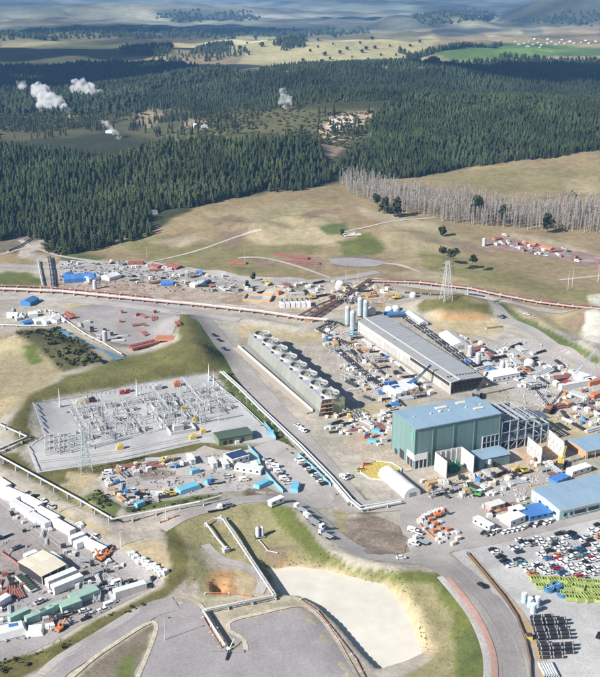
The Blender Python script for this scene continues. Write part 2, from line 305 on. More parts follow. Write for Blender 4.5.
def make_ground():
    NX = 460
    ys = np.concatenate([np.linspace(-400, 160, 10)[:-1], np.geomspace(160, 1000, 420)[:-1], np.geomspace(1000, 20000, 380)])
    k = np.linspace(-1, 1, NX); k = .72*k+.28*k**3
    half = np.maximum(.62*np.maximum(ys, 0)+260, 400)
    X = k[None, :]*half[:, None]; Y = np.repeat(ys[:, None], NX, 1)
    Z = H(X, Y)
    px, py = proj(X, Y, Z); ok = Y > 100
    wob = np.clip(np.abs(py+18)/260, .12, 1.)
    jx = (vnoise(X, Y, 9, 1)*5+vnoise(X, Y, 28, 2)*8)*wob; jy = (vnoise(X, Y, 9, 3)*3+vnoise(X, Y, 28, 4)*5)*wob
    C = np.ones(X.shape+(3,))*np.array(TAN)
    qx = px+jx; qy = py+jy
    for col, soft, poly in PAINT:
        xs = [p[0] for p in poly]; yy = [p[1] for p in poly]
        sel = ok & (qx > min(xs)-soft) & (qx < max(xs)+soft) & (qy > min(yy)-soft) & (qy < max(yy)+soft)
        if not sel.any(): continue
        ax, ay = qx[sel], qy[sel]
        d = segdist(ax, ay*1., poly, True); ins = inpoly(ax, ay, poly); sd = np.where(ins, d, -d)
        w = sstep(-soft, soft, sd)[:, None]
        C[sel] = C[sel]*(1-w)+np.array(col)*w
    far = sstep(2500, 3600, Y)
    C *= np.clip(1+far*(1.3*vnoise(X, Y, 420, 11)+.9*vnoise(X, Y, 150, 12)-.12), .35, 1.8)[..., None]
    n, m = X.shape
    me = bpy.data.meshes.new('ground'); V = np.stack([X, Y, Z], -1).reshape(-1, 3)
    idx = np.arange(n*m).reshape(n, m)
    Fq = np.stack([idx[:-1, :-1], idx[:-1, 1:], idx[1:, 1:], idx[1:, :-1]], -1).reshape(-1, 4)
    me.vertices.add(len(V)); me.vertices.foreach_set('co', V.ravel())
    me.loops.add(Fq.size); me.loops.foreach_set('vertex_index', Fq.ravel().astype(np.int32))
    me.polygons.add(len(Fq)); me.polygons.foreach_set('loop_start', np.arange(0, Fq.size, 4, dtype=np.int32))
    me.polygons.foreach_set('use_smooth', np.ones(len(Fq), bool))
    me.update(calc_edges=True)
    at = me.color_attributes.new('cover', 'FLOAT_COLOR', 'POINT')
    at.data.foreach_set('color', np.concatenate([C.reshape(-1, 3), np.ones((n*m, 1))], 1).ravel().astype(np.float32))
    mt = bpy.data.materials.new('ground_cover'); mt.use_nodes = True; nt = mt.node_tree; N = nt.nodes; L = nt.links; b = N['Principled BSDF']
    b.inputs['Roughness'].default_value = .95; b.inputs['Specular IOR Level'].default_value = .1
    a = N.new('ShaderNodeAttribute'); a.attribute_name = 'cover'; pos = N.new('ShaderNodeNewGeometry').outputs['Position']
    f = None
    for sc, am, dt in ((.02, .22, 5), (.16, .22, 5), (1.1, .13, 3)):
        nz = N.new('ShaderNodeTexNoise'); nz.inputs['Scale'].default_value = sc; nz.inputs['Detail'].default_value = dt; nz.inputs['Roughness'].default_value = .65
        nz.inputs['Distortion'].default_value = .4; L.new(pos, nz.inputs['Vector'])
        mr = N.new('ShaderNodeMapRange'); L.new(nz.outputs[0], mr.inputs[0]); mr.inputs[1].default_value = .3; mr.inputs[2].default_value = .7
        mr.inputs[3].default_value = 1-am; mr.inputs[4].default_value = 1+am
        if f is None: f = mr.outputs[0]
        else:
            mu = N.new('ShaderNodeMath'); mu.operation = 'MULTIPLY'; L.new(f, mu.inputs[0]); L.new(mr.outputs[0], mu.inputs[1]); f = mu.outputs[0]
    # drier and greener streaks within the same cover
    nz = N.new('ShaderNodeTexNoise'); nz.inputs['Scale'].default_value = .035; nz.inputs['Detail'].default_value = 7; nz.inputs['Roughness'].default_value = .68; L.new(pos, nz.inputs['Vector'])
    mr = N.new('ShaderNodeMapRange'); L.new(nz.outputs[0], mr.inputs[0]); mr.inputs[1].default_value = .42; mr.inputs[2].default_value = .66; mr.inputs[3].default_value = 0; mr.inputs[4].default_value = .30
    tint = N.new('ShaderNodeVectorMath'); tint.operation = 'MULTIPLY'; tint.inputs[1].default_value = (.62, .80, .52); L.new(a.outputs['Vector'], tint.inputs[0])
    mx = N.new('ShaderNodeMix'); mx.data_type = 'VECTOR'; L.new(mr.outputs[0], mx.inputs[0]); L.new(a.outputs['Vector'], mx.inputs[4]); L.new(tint.outputs[0], mx.inputs[5])
    sc = N.new('ShaderNodeVectorMath'); sc.operation = 'SCALE'; L.new(mx.outputs[1], sc.inputs[0]); L.new(f, sc.inputs['Scale'])
    L.new(sc.outputs[0], b.inputs['Base Color'])
    bp = N.new('ShaderNodeBump'); bp.inputs['Strength'].default_value = .5; bp.inputs['Distance'].default_value = .6
    nb = N.new('ShaderNodeTexNoise'); nb.inputs['Scale'].default_value = .5; nb.inputs['Detail'].default_value = 5; L.new(pos, nb.inputs['Vector'])
    L.new(nb.outputs[0], bp.inputs['Height']); L.new(bp.outputs[0], b.inputs['Normal'])
    me.materials.append(mt); o = ob('ground', me); o['kind'] = 'structure'
make_ground()
# haze: one closed box of even air
hz = MB().box(0, 9000, -24, 30000, 24400, 354).build('haze', [bpy.data.materials.new('haze_air')]); hz['kind'] = 'stuff'
hm = hz.data.materials[0]; hm.use_nodes = True; hm.node_tree.nodes.remove(hm.node_tree.nodes['Principled BSDF'])
pv = hm.node_tree.nodes.new('ShaderNodeVolumePrincipled'); pv.inputs['Density'].default_value = 0.00007; pv.inputs['Color'].default_value = (.24, .52, 1, 1)
pv.inputs['Anisotropy'].default_value = 0
hm.node_tree.links.new(pv.outputs[0], hm.node_tree.nodes['Material Output'].inputs['Volume'])
# ------------------------------------------------------------ trees
M_PINE = mat('pine_needles', (.030,.043,.019), .9, .45, .13, rnd=.25, spec=.15, scale2=.02, col2=(.046,.058,.023))
M_PINE2 = mat('far_pine_needles', (.036,.050,.024), .9, .45, .09, rnd=0, spec=.1, scale2=.012)
M_BARK = mat('bark', (.11,.08,.06), .95, .2, 1.)
M_BARE = mat('bare_grey_twigs', (.43,.395,.36), .9, .2, .2, rnd=.12, spec=.1)
M_LEAF = mat('dark_leaves', (.035,.048,.022), .9, .45, .35, rnd=.2, spec=.15)
M_SCRUB = mat('scrub_leaves', (.085,.088,.035), .9, .45, .22, rnd=.2, spec=.1)
M_STEAM = mat('steam', (.93,.93,.92), 1, .02, .1, rnd=0, spec=0)
def pine_crown(seed, tiers=5, n=7, h=18., r=2.7):
    rs = random.Random(seed); mb = MB(); z0 = h*.1
    for t in range(tiers):
        f = t/tiers; zb = z0+(h-z0)*f*.95; zt = min(h, zb+(h-z0)*(1.75/tiers)); rr = r*(1-f)**.58*rs.uniform(.88, 1.12)+.15
        ph = rs.random()*7; ox, oy = rs.uniform(-.25, .25), rs.uniform(-.25, .25)
        vs = [(0, 0, zt)]+[(ox+rr*(1 if i % 2 else .62)*rs.uniform(.85, 1.15)*math.cos(ph+PI*i/n), oy+rr*(1 if i % 2 else .62)*rs.uniform(.85, 1.15)*math.sin(ph+PI*i/n),
                            zb+(-.5 if i % 2 else .5)+rs.uniform(-.4, .4)) for i in range(2*n)]
        mb.add(vs, [(0, 1+i, 1+(i+1) % (2*n)) for i in range(2*n)])
    return mb
def trunk_mb(h, r, n=6, lean=0): return MB().tube((0,0,-.5), (lean,0,h), r, n, r*.35)
def leaf_crown(seed, n, rx, rz, zc, s, lobes=7):
    rs = random.Random(seed); mb = MB(); L = []
    for _ in range(lobes):
        a = rs.random()*7; q = rs.random()**.5*.65
        L.append((rx*q*math.cos(a), rx*q*math.sin(a), zc+rs.uniform(-.6, .7)*rz, rs.uniform(.35, .6)))
    for i in range(n):
        c = L[i % lobes]; v = Vector((rs.gauss(0,1), rs.gauss(0,1), rs.gauss(0,1))).normalized()*rs.uniform(.65, 1)
        p = Vector((c[0]+v.x*rx*c[3], c[1]+v.y*rx*c[3], c[2]+v.z*rz*c[3])); w = s*rs.uniform(.6, 1.3)
        q = (v+Vector((rs.uniform(-.6,.6),)*3)).to_track_quat('Z','Y').to_matrix()
        mb.add([p+q@Vector(k) for k in ((-w,-w*.7,0),(w,-w*.6,0),(w*.8,w*.7,w*.3),(-w*.7,w,0))], [(0,1,2,3)])
    return mb
PINES = [pine_crown(i, 5, 6, 16, 2.7+.35*(i % 3)) for i in range(5)]
PINE_ME = [m.mesh('pine_crown', M_PINE) for m in PINES]; PTR_ME = trunk_mb(14, .22).mesh('pine_trunk', M_BARK)
def joined(name, proto, pts, material, kind='stuff'):
    """proto: list of MB (triangulated); pts: rows x, y, z, scale xy, scale z, angle, index -> one mesh"""
    VS = []; FS = []; off = 0; pts = np.array(pts)
    for k, mb in enumerate(proto):
        q = pts[pts[:, 6] == k]
        if not len(q): continue
        v = np.array(mb.v); tri = []
        for f in mb.f: tri += [(f[0], f[i], f[i+1]) for i in range(1, len(f)-1)]
        tri = np.array(tri); c, s = np.cos(q[:, 5])[:, None], np.sin(q[:, 5])[:, None]
        x = (v[None, :, 0]*c-v[None, :, 1]*s)*q[:, 3:4]+q[:, 0:1]; y = (v[None, :, 0]*s+v[None, :, 1]*c)*q[:, 3:4]+q[:, 1:2]
        z = v[None, :, 2]*q[:, 4:5]+q[:, 2:3]
        VS.append(np.stack([x, y, z], -1).reshape(-1, 3)); FS.append((tri[None]+(np.arange(len(q))*len(v))[:, None, None]).reshape(-1, 3)+off); off += len(q)*len(v)
    V = np.concatenate(VS); T = np.concatenate(FS).astype(np.int32); me = bpy.data.meshes.new(name)
    me.vertices.add(len(V)); me.vertices.foreach_set('co', V.ravel().astype(np.float32))
    me.loops.add(T.size); me.loops.foreach_set('vertex_index', T.ravel())
    me.polygons.add(len(T)); me.polygons.foreach_set('loop_start', np.arange(0, T.size, 3, dtype=np.int32)); me.update(calc_edges=True)
    me.materials.append(material); o = ob(name, me)
    if kind: o['kind'] = kind
    return o
def scatter(poly, y0, y1, sp, jit=.45, hmin=.8, hmax=1.2, nproto=5, dens=None, seed=1, wide=1., cut=True):
    rs = np.random.RandomState(seed); hw = y1*.36+40
    gx, gy = np.meshgrid(np.arange(-hw, hw, sp), np.arange(y0, y1, sp)); gx = gx.ravel(); gy = gy.ravel()
    gx = gx+rs.uniform(-jit, jit, gx.size)*sp; gy = gy+rs.uniform(-jit, jit, gx.size)*sp
    z = H(gx, gy); px, py = proj(gx, gy, z)
    k = inpoly(px+vnoise(gx, gy, 30, 9)*8, py+vnoise(gx, gy, 30, 8)*5, poly)
    if cut: k &= (px > -70) & (px < 670)
    if dens: k &= rs.rand(gx.size)+vnoise(gx, gy, 45, 5)*.9 < dens
    gx, gy, z = gx[k], gy[k], z[k]; n = gx.size
    hs = (rs.uniform(hmin, hmax, n))*(1+vnoise(gx, gy, 60, 6)*.35)
    return np.stack([gx, gy, z-.3, hs*rs.uniform(.85, 1.15, n)*wide, hs, rs.uniform(0, 6.3, n), rs.randint(0, nproto, n)], -1)
FL = scatter([(-90,150),(0,140),(60,130),(118,120),(172,140),(172,190),(206,204),(152,214),(152,234),(100,250),(70,256),(40,240),(20,236),(-90,262)], 780, 1190, 5.2, seed=1, dens=.95, hmin=.45, hmax=.9, wide=1.3)
FM = scatter([(150,150),(200,142),(320,142),(332,180),(310,191),(250,196),(200,207),(160,205)], 900, 1230, 4.7, seed=2, dens=.97, hmin=.35, hmax=.7, wide=1.4)
FR = scatter([(330,172),(346,184),(430,176),(470,167),(600,151),(720,146),(720,92),(560,94),(400,98),(372,118),(368,140)], 960, 1660, 4.5, seed=3, dens=.98, hmin=.4, hmax=.7, wide=1.35)
near = np.concatenate([FL, FM, FR])
# the pines that show largest stand along the lower edge of each wood
qx, qy = proj(near[:, 0], near[:, 1], near[:, 2]); score = np.zeros(len(near))
for i in range(len(near)):
    d = (np.abs(qx-qx[i]) < 4) & (qy > qy[i]+1.5) & (qy < qy[i]+16); score[i] = d.sum()*100+near[i, 1]*.05
order = np.argsort(score); big = near[order[:290]]; rest = near[order[290:]]
PK = []
for k in range(5):
    pr = thing('pine_tree', 'x', 'tree'); ob('crown', PINE_ME[k], pr); ob('trunk', PTR_ME, pr); PK.append(Kind(pr))
for r in big:
    PK[int(r[6])].put(r[:3], r[5], 'tall dark green pine at the open edge of the plantation', 'pines along the plantation edge', (r[3], r[3], r[4]))
joined('pine_forest', PINES, rest, M_PINE)
joined('loose_pines', PINES, np.concatenate([scatter([(-60,92),(60,92),(150,104),(215,112),(260,112),(400,112),(385,140),(340,165),(330,150),(260,135),(180,140),(110,128),(40,140),(-60,150)], 1250, 1750, 9, seed=41, dens=.3, hmin=.5, hmax=.9)]), M_PINE)
SP = [pine_crown(20+i, 4, 4, 17, 3.0) for i in range(3)]
joined('scrub_hill_forest', SP, scatter([(260,112),(340,109),(450,108),(450,92),(330,92),(200,98)], 1400, 1570, 6, seed=45, nproto=3, dens=.8, hmin=.35, hmax=.65, wide=1.4), M_PINE2)
joined('hill_forest', SP, scatter([(112,118),(150,110),(240,112),(330,112),(430,112),(640,118),(700,90),(640,60),(430,58),(330,60),(200,80),(120,100)], 1560, 2380, 6.0, seed=4, nproto=3, dens=.98, hmin=.38, hmax=.66, wide=1.4), M_PINE2)
FAR = [pine_crown(30+i, 2, 4, 15, 4.4) for i in range(2)]
def belt(pts, w, sp, seed, y1=6000):
    A = [P(*p) for p in pts]; out = []; rs = random.Random(seed)
    for a, b in zip(A[:-1], A[1:]):
        n = max(1, int((b-a).length*w/sp/sp))
        for _ in range(n):
            p = a.lerp(b, rs.random()); x, y = p.x+rs.uniform(-w, w)/2, p.y+rs.uniform(-w, w)/2
            s = rs.uniform(.7, 1.25); out.append((x, y, h1(x, y)-.4, s*1.2, s, rs.random()*6, rs.randint(0, 1)))
    return out
joined('dark_far_woods', FAR, np.concatenate([
    scatter([(-70,70),(60,66),(110,64),(180,67),(240,74),(200,84),(150,96),(118,112),(60,116),(-70,112)], 1700, 3300, 10, seed=5, nproto=2, dens=.8, wide=1.3),
    scatter([(385,74),(440,67),(520,65),(640,65),(640,100),(540,100),(470,86)], 2100, 3300, 10, seed=6, nproto=2, dens=.9, wide=1.3),
    scatter([(120,50),(172,46),(170,56),(128,58)], 2200, 4200, 12, seed=7, nproto=2, dens=.8),
    scatter([(190,54),(215,47),(232,44),(220,56)], 2200, 4200, 11, seed=8, nproto=2, dens=.9),
    scatter([(270,44),(300,38),(308,46),(285,52)], 2200, 4600, 11, seed=9, nproto=2, dens=.9),
    scatter([(150,56),(250,50),(245,58),(150,64)], 2200, 4200, 16, seed=10, nproto=2, dens=.5)]), M_PINE2)
joined('distant_plain_woods', FAR, np.concatenate([
    scatter([(-80,34),(0,33),(130,30),(250,32),(350,30),(372,33),(300,37),(0,40),(-80,42)], 3600, 6500, 24, seed=11, nproto=2, dens=.6, wide=2.2),
    scatter([(150,12),(250,10),(260,20),(170,22)], 4800, 9000, 36, seed=12, nproto=2, dens=.6, wide=3),
    scatter([(410,18),(440,12),(475,10),(500,16),(470,24),(420,26)], 4500, 8000, 26, seed=13, nproto=2, dens=.7, wide=2.4),
    scatter([(508,22),(560,12),(640,10),(640,24),(560,25)], 4500, 8000, 26, seed=14, nproto=2, dens=.8, wide=2.4)]), M_PINE2)
for pts, lab in (([(404,60),(450,49),(500,46)], 'dark shelterbelt along the upper side of the green paddocks'),
                 ([(398,51),(414,60),(436,66)], 'dark shelterbelt running down to the corner of the green paddocks'),
                 ([(450,66),(500,63),(560,62),(610,63)], 'long dark shelterbelt along the lower side of the green paddocks'),
                 ([(500,57),(545,60)], 'short dark hedge between two green paddocks')):
    tag(joined('shelterbelt', FAR, belt(pts, 16, 7, len(lab)), M_PINE2, None), lab, 'tree row')
# lone trees on the far pasture
LC = leaf_crown(3, 90, 6, 5, 6, 1.5).mesh('paddock_tree_crown', M_LEAF); LT = trunk_mb(5, .4).mesh('paddock_tree_trunk', M_BARK)
pt = thing('paddock_tree', 'x', 'tree'); ob('crown', LC, pt); ob('trunk', LT, pt); PT = Kind(pt)
for px, py in ((310,52),(318,48),(325,56),(333,45),(340,54),(347,50),(352,58),(362,53),(368,60),(375,49),(381,56),(390,47),(303,62),(322,64),(345,66),(360,44),(372,40),(335,38),(318,41),(256,40),(262,47),(247,44),(240,50),(228,40),(396,56),(383,64),(410,47),(420,43),(352,62),(366,50),(300,48),(330,60)):
    PT.put(P(px, py), px*1., 'small dark tree dotted about the dry far pasture', 'lone trees on the far pasture', random.uniform(.55, 1.25))
# leafless poplars
def poplar(seed):
    rs = random.Random(seed); mb = MB()
    for i in range(80):
        z = rs.uniform(2., 18); a = rs.random()*6.28; l = rs.uniform(2.5, 5.5)*(1-z/26); sp = rs.uniform(.3, .62)
        p = Vector((0, 0, z)); q = p+Vector((math.cos(a)*l*sp, math.sin(a)*l*sp, l)); w = Vector((-math.sin(a), math.cos(a), 0))*rs.uniform(.07, .13)
        mb.add([p-w, p+w, q], [(0,1,2)])
        for _ in range(2):
            t = p.lerp(q, rs.uniform(.3, .8)); e = t+Vector((rs.uniform(-.6,.6), rs.uniform(-.6,.6), rs.uniform(.8, 1.8))); mb.add([t-w*.7, t+w*.7, e], [(0,1,2)])
    return mb
POM = [poplar(i) for i in range(5)]; PO = [m.mesh('poplar_twigs', M_BARE) for m in POM]; POT = trunk_mb(21, .26, 6).mesh('poplar_trunk', M_BARE)
PPK = []
for k in range(5): pp = thing('poplar_tree', 'x', 'tree'); ob('crown', PO[k], pp); ob('trunk', POT, pp); PPK.append(Kind(pp))
pts = scatter([(338,186),(352,180),(420,193),(500,207),(640,214),(640,240),(600,236),(450,223),(395,210),(345,194)], 820, 1280, 4.6, seed=21, hmin=.55, hmax=.98, wide=1.25)
pts = pts[np.argsort(pts[:, 1])]; rest = pts[298:]; pts = pts[:298]
for r in pts:
    PPK[int(r[6])].put(r[:3], r[5], 'bare pale grey poplar in the leafless plantation below the pine ridge', 'leafless poplars', (r[3]*1.1, r[3]*1.1, r[4]))
joined('poplar_plantation', POM, rest, M_BARE)
# dark evergreen trees with labels of their own
BC = [leaf_crown(40+i, 260, 4.2, 5.5, 7, .8, 9).mesh('evergreen_crown', M_LEAF) for i in range(3)]
et = thing('evergreen_tree', 'x', 'tree'); ob('crown', BC[0], et); ob('trunk', trunk_mb(7, .35).mesh('evergreen_trunk', M_BARK), et); EK = Kind(et)
for i, (px, py, top, lab) in enumerate(((384,214,196,'dark evergreen at the left foot of the bare poplars, left of a close pair'),(395,217,197,'dark evergreen at the left foot of the bare poplars, right of a close pair'),
    (377,205,193,'small dark evergreen above the close pair among the bare poplars'),(475,217,194,'dark evergreen in the middle of the bare poplar plantation'),(501,222,204,'smaller dark evergreen standing among the poplars, right of the middle one'),
    (547,233,213,'broad round dark evergreen in front of the poplars toward the right'),(443,236,225,'round dark bush on the tan slope below the poplars'),(440,232,226,'small dark tree touching the round bush below the poplars'),
    (342,236,229,'round dark bush beside the pale slab on the brown hill'),(248,291-3,280,'small dark bush by the track below the brown hill'),(573,196,190,'small dark shrub by the bare patch on the upper pasture'),(253,281,272,'dark bush at the head of the grassy bank above the works'))):
    p = P(px, py); o = EK.put(p, i*1.7, lab, None, max(.3, tall(p, top)/12.5)); o.children[0].data = BC[i % 3]
tt = thing('slender_tree', 'x', 'tree'); ob('crown', leaf_crown(60, 150, 4.2, 2.6, 12, .75, 6).mesh('slender_crown', M_LEAF), tt); ob('trunk', trunk_mb(12, .25, 6, .6).mesh('slender_trunk', M_BARK), tt); TK = Kind(tt)
for i, (px, py, s, lab) in enumerate(((443,266,1.05,'slender tree with a flat dark crown, left of three beside the pylon'),(453,271,1.25,'slender tree with a flat dark crown, biggest of three above the pylon'),(472,272,.9,'slender tree with a small dark crown, right of three above the pylon'))):
    TK.put(P(px, py), i*2.1, lab, None, s)
# scrub and rough cover nobody could count
SC = [leaf_crown(70+i, 16, 2.2, 1.5, 1.2, .9, 3) for i in range(3)]
SCR = np.concatenate([scatter([(200,112),(260,108),(330,112),(400,110),(388,132),(352,168),(325,176),(262,160),(200,134)], 1180, 1700, 5.6, seed=31, nproto=3, dens=.75, wide=1.2),
    scatter([(-60,100),(60,96),(140,106),(150,118),(60,130),(-60,140)], 1300, 1750, 6, seed=32, nproto=3, dens=.75, wide=1.5)])
joined('hill_scrub', SC, SCR, M_SCRUB)
joined('bank_scrub', SC, np.concatenate([scatter([(16,334),(60,328),(92,350),(102,362),(62,370),(40,350)], 500, 640, 3.2, seed=33, nproto=3, dens=.5, hmin=.5, hmax=1.1),
    scatter([(38,244),(60,238),(85,252),(60,257),(44,252)], 760, 900, 3.6, seed=34, nproto=3, dens=.8),
    scatter([(84,494),(102,490),(120,506),(112,514),(98,512)], 320, 420, 2.2, seed=35, nproto=3, dens=.5, hmin=.35, hmax=.6),
    scatter([(222,378),(234,374),(262,406),(310,455),(366,510),(360,514),(300,464),(252,414)], 330, 580, 2.6, seed=36, nproto=3, dens=.32, hmin=.25, hmax=.6),
    scatter([(124,512),(180,502),(222,493),(222,497),(160,509)], 320, 420, 2.0, seed=37, nproto=3, dens=.5, hmin=.3, hmax=.5),
    scatter([(162,548),(186,556),(186,574),(140,606),(80,640),(40,662),(-20,680),(-20,664),(60,644),(130,600),(172,568)], 250, 380, 2.2, seed=38, nproto=3, dens=.28, hmin=.2, hmax=.5)]), M_SCRUB)
M_TUFT = mat('grass_tufts', (.17,.15,.06), .95, .3, .12, rnd=0, spec=.05, col2=(.105,.125,.04))
TF = []
for k in range(3):
    rs_ = random.Random(k); mb = MB()
    for _ in range(5):
        a = rs_.random()*6.3; c_, s_ = math.cos(a)*.34, math.sin(a)*.34; x, y = rs_.uniform(-.6,.6), rs_.uniform(-.6,.6)
        mb.add([(x-c_,y-s_,0),(x+c_,y+s_,0),(x+s_*.5,y-c_*.5,rs_.uniform(.22,.48))], [(0,1,2)])
    TF.append(mb)
joined('grass', TF, np.concatenate([
    scatter([(182,520),(215,508),(262,503),(292,510),(318,542),(350,566),(420,570),(452,576),(488,612),(494,700),(440,700),(430,660),(414,608),(392,584),(300,566),(284,566),(262,585),(200,596),(186,575)], 240, 420, 1.5, seed=81, nproto=3, dens=.8),
    scatter([(10,425),(25,398),(62,380),(110,362),(150,352),(176,342),(172,312),(188,310),(236,370),(205,374),(100,392),(32,404),(30,438),(18,452)], 420, 620, 2.1, seed=82, nproto=3, dens=.7),
    scatter([(-20,335),(22,332),(45,345),(60,372),(45,388),(20,408),(-20,440)], 430, 640, 2.2, seed=83, nproto=3, dens=.5),
    scatter([(160,520),(186,522),(192,560),(186,580),(150,606),(90,640),(40,668),(-20,690),(-20,664),(40,650),(90,624),(160,588),(172,566)], 240, 400, 1.5, seed=84, nproto=3, dens=.8),
    scatter([(0,452),(18,452),(34,474),(60,486),(120,460),(258,446),(262,452),(120,470),(84,494),(60,508),(0,470)], 330, 480, 1.7, seed=85, nproto=3, dens=.8)]), M_TUFT)
# steam from the bores
M_VAP = bpy.data.materials.new('steam_vapour'); M_VAP.use_nodes = True; _n = M_VAP.node_tree; _n.nodes.remove(_n.nodes['Principled BSDF'])
_v = _n.nodes.new('ShaderNodeVolumePrincipled'); _v.inputs['Color'].default_value = (.99,.99,.99,1); _v.inputs['Anisotropy'].default_value = .1
_z = _n.nodes.new('ShaderNodeTexNoise'); _z.inputs['Scale'].default_value = .11; _z.inputs['Detail'].default_value = 4; _n.links.new(_n.nodes.new('ShaderNodeNewGeometry').outputs['Position'], _z.inputs['Vector'])
_r = _n.nodes.new('ShaderNodeMapRange'); _r.inputs[1].default_value = .40; _r.inputs[2].default_value = .74; _r.inputs[3].default_value = .008; _r.inputs[4].default_value = .32
_n.links.new(_z.outputs[0], _r.inputs[0]); _n.links.new(_r.outputs[0], _v.inputs['Density']); _n.links.new(_v.outputs[0], _n.nodes['Material Output'].inputs['Volume'])
def steam(name, lab, puffs, seed, grow):
    rs = random.Random(seed); mb = MB()
    for (px, py, r, up) in puffs:
        c = P(px, py)+Vector((0, 0, up))
        for _ in range(grow*3):
            d = Vector((rs.gauss(0,1), rs.gauss(0,.6), rs.gauss(0,.8)))*r*.55; q = r*rs.uniform(.2, .62); n = 9
            prof = [(math.sin(PI*k/6)*q*rs.uniform(.85, 1.1)+.02, -math.cos(PI*k/6)*q) for k in range(7)]
            mb.ring(c.x+d.x, c.y+d.y, c.z+d.z, prof, n)
    o = mb.build(name, M_VAP); rm = o.modifiers.new('remesh', 'REMESH'); rm.mode = 'VOXEL'; rm.voxel_size = max(.5, max(p[2] for p in puffs)*.07)
    o.data.polygons.foreach_set('use_smooth', [True]*len(o.data.polygons)); tag(o, lab, 'steam'); return o
steam('steam_plume', 'big billowing white steam plume over the dark woods', [(52,112,17,6),(47,111,15,20),(42,110,13,30),(58,112,11,14),(38,106,9,28),(64,113,8,4)], 1, 16)
steam('steam_plume', 'long drifting white steam plume right of the big one', [(92,98,12,8),(84,96,12,16),(76,95,10,14),(97,98,8,4)], 2, 12)
steam('steam_plume', 'small round white steam puff left of the big plume', [(20,94,11,8),(22,92,9,12)], 3, 10)
steam('steam_plume', 'thin white steam jet rising from the forested hill', [(286,113,4,8),(285,113,6,14),(284,113,6,22),(283,113,4,30)], 4, 8)
steam('steam_plume', 'leaning white steam jet beside the left pine wood', [(118,140,3,2),(115,139,4,9),(111,138,4,15),(107,138,5,20)], 5, 8)
# clouds over the plain, above the frame: their shadows lie on the far woods
def cloud(px, py, rx, ry, seed, z=1500):
    rs = random.Random(seed); g = flat(px, py); k = z/math.tan(SUN_EL); cx, cy = g[0]+math.cos(SUN_AZ)*k, g[1]+math.sin(SUN_AZ)*k; mb = MB()
    for _ in range(70):
        a = rs.random()*6.3; q = rs.random()**.6; r = rs.uniform(.14, .3)*ry; x, y = cx+rx*q*math.cos(a), cy+ry*q*math.sin(a)
        mb.ring(x, y, z+rs.uniform(0, .3)*r, [(math.sin(PI*k_/6)*r*rs.uniform(.9, 1.1)+.1, -math.cos(PI*k_/6)*r*.6) for k_ in range(7)], 12)
    o = mb.build('clouds', M_STEAM); o['kind'] = 'stuff'; o.data.polygons.foreach_set('use_smooth', [True]*len(o.data.polygons))
for c in ((40,78,480,330,1),(545,80,300,330,3),(70,55,420,330,4),(150,30,600,500,5),(420,20,500,450,6),(610,18,500,500,7)): cloud(*c)
# far village
vb = thing('village_building', 'x', 'house')
w = MB().box(0,0,0,16,10,4.5).build('wall', mat('far_white_wall', (.5,.5,.49), rnd=.1), vb)
MB().side([(-8.4,4.5),(8.4,4.5),(0,7)], -5.4, 5.4).build('roof', mat('far_pale_roof', (.6,.62,.64), rnd=.3), vb)
VK = Kind(vb)
for i, (px, py) in enumerate(((524,44),(529,42),(533,45),(538,43),(542,46),(547,44),(552,42),(556,45),(560,43),(565,44),(570,42),(575,44),(581,43),(586,41),(519,45),(535,40),(548,40),(562,40),(590,44),(515,42),(596,42),(528,47),(540,48))):
    VK.put(P(px, py), i*.9, 'tiny white building in the village on the far plain', 'white buildings of the far village', random.uniform(.5, .9))
for i, (px, py, lab) in enumerate(((205,128,'white steam-field building beside the gap in the pines'),(196,127,'low white building left of the gap in the pines'),(85,80,'pale building in the dark woods at upper left'),(93,79,'second pale building in the dark woods, further right'),(110,133,'white shed at the clearing by the leaning steam jet'),(115,84,'pale shed by the drifting steam plume'))):
    VK.put(P(px, py), i*.7, lab, 'steam field buildings', .7)
VK.put(P(152,214), .3, 'lone white hut at the lower edge of the left pine wood', None, .6)
# ------------------------------------------------------------ yards, roads, water: sheets laid on the ground
M_ASPH = mat('worn_chipseal', (.31,.288,.288), .9, .12, .09, rnd=0, col2=(.355,.325,.32), scale2=1.4, spec=.15)
M_ROAD = mat('dusty_road', (.385,.36,.34), .95, .12, .08, rnd=0, col2=(.33,.305,.285), scale2=1.3, spec=.1)
M_TRACK = mat('gravel_track', (.46,.415,.36), .95, .13, .15, rnd=0, col2=(.40,.355,.305), scale2=1.5, spec=.1)
M_YARD = mat('grey_yard_gravel', (.34,.32,.315), .95, .15, .06, rnd=0, col2=(.30,.265,.25), scale2=1.1, spec=.1)
M_LOT = mat('pale_lot_gravel', (.44,.415,.395), .95, .15, .09, rnd=0, col2=(.37,.34,.315), scale2=1.3, spec=.1)
M_SUBG = mat('substation_gravel', (.47,.465,.46), .95, .12, .10, rnd=0, col2=(.40,.40,.40), scale2=1.6, spec=.1)
M_CARP = mat('white_car_park_gravel', (.48,.47,.46), .95, .15, .08, rnd=0, col2=(.39,.38,.375), scale2=1.4, spec=.1)
M_RUST = mat('rusty_gravel', (.27,.19,.165), .95, .2, .1, rnd=0, col2=(.34,.29,.27), scale2=.9, spec=.1)
M_MUD = mat('brown_mud', (.21,.165,.135), .95, .25, .12, rnd=0, col2=(.30,.25,.2), scale2=.8, spec=.1)
M_CONC = mat('concrete', (.56,.54,.49), .85, .1, .5, rnd=.04)
M_PAVE = mat('pale_dirt_patches', (.47,.395,.31), .95, .2, .12, rnd=0, col2=(.40,.325,.245), scale2=.7, spec=.1)
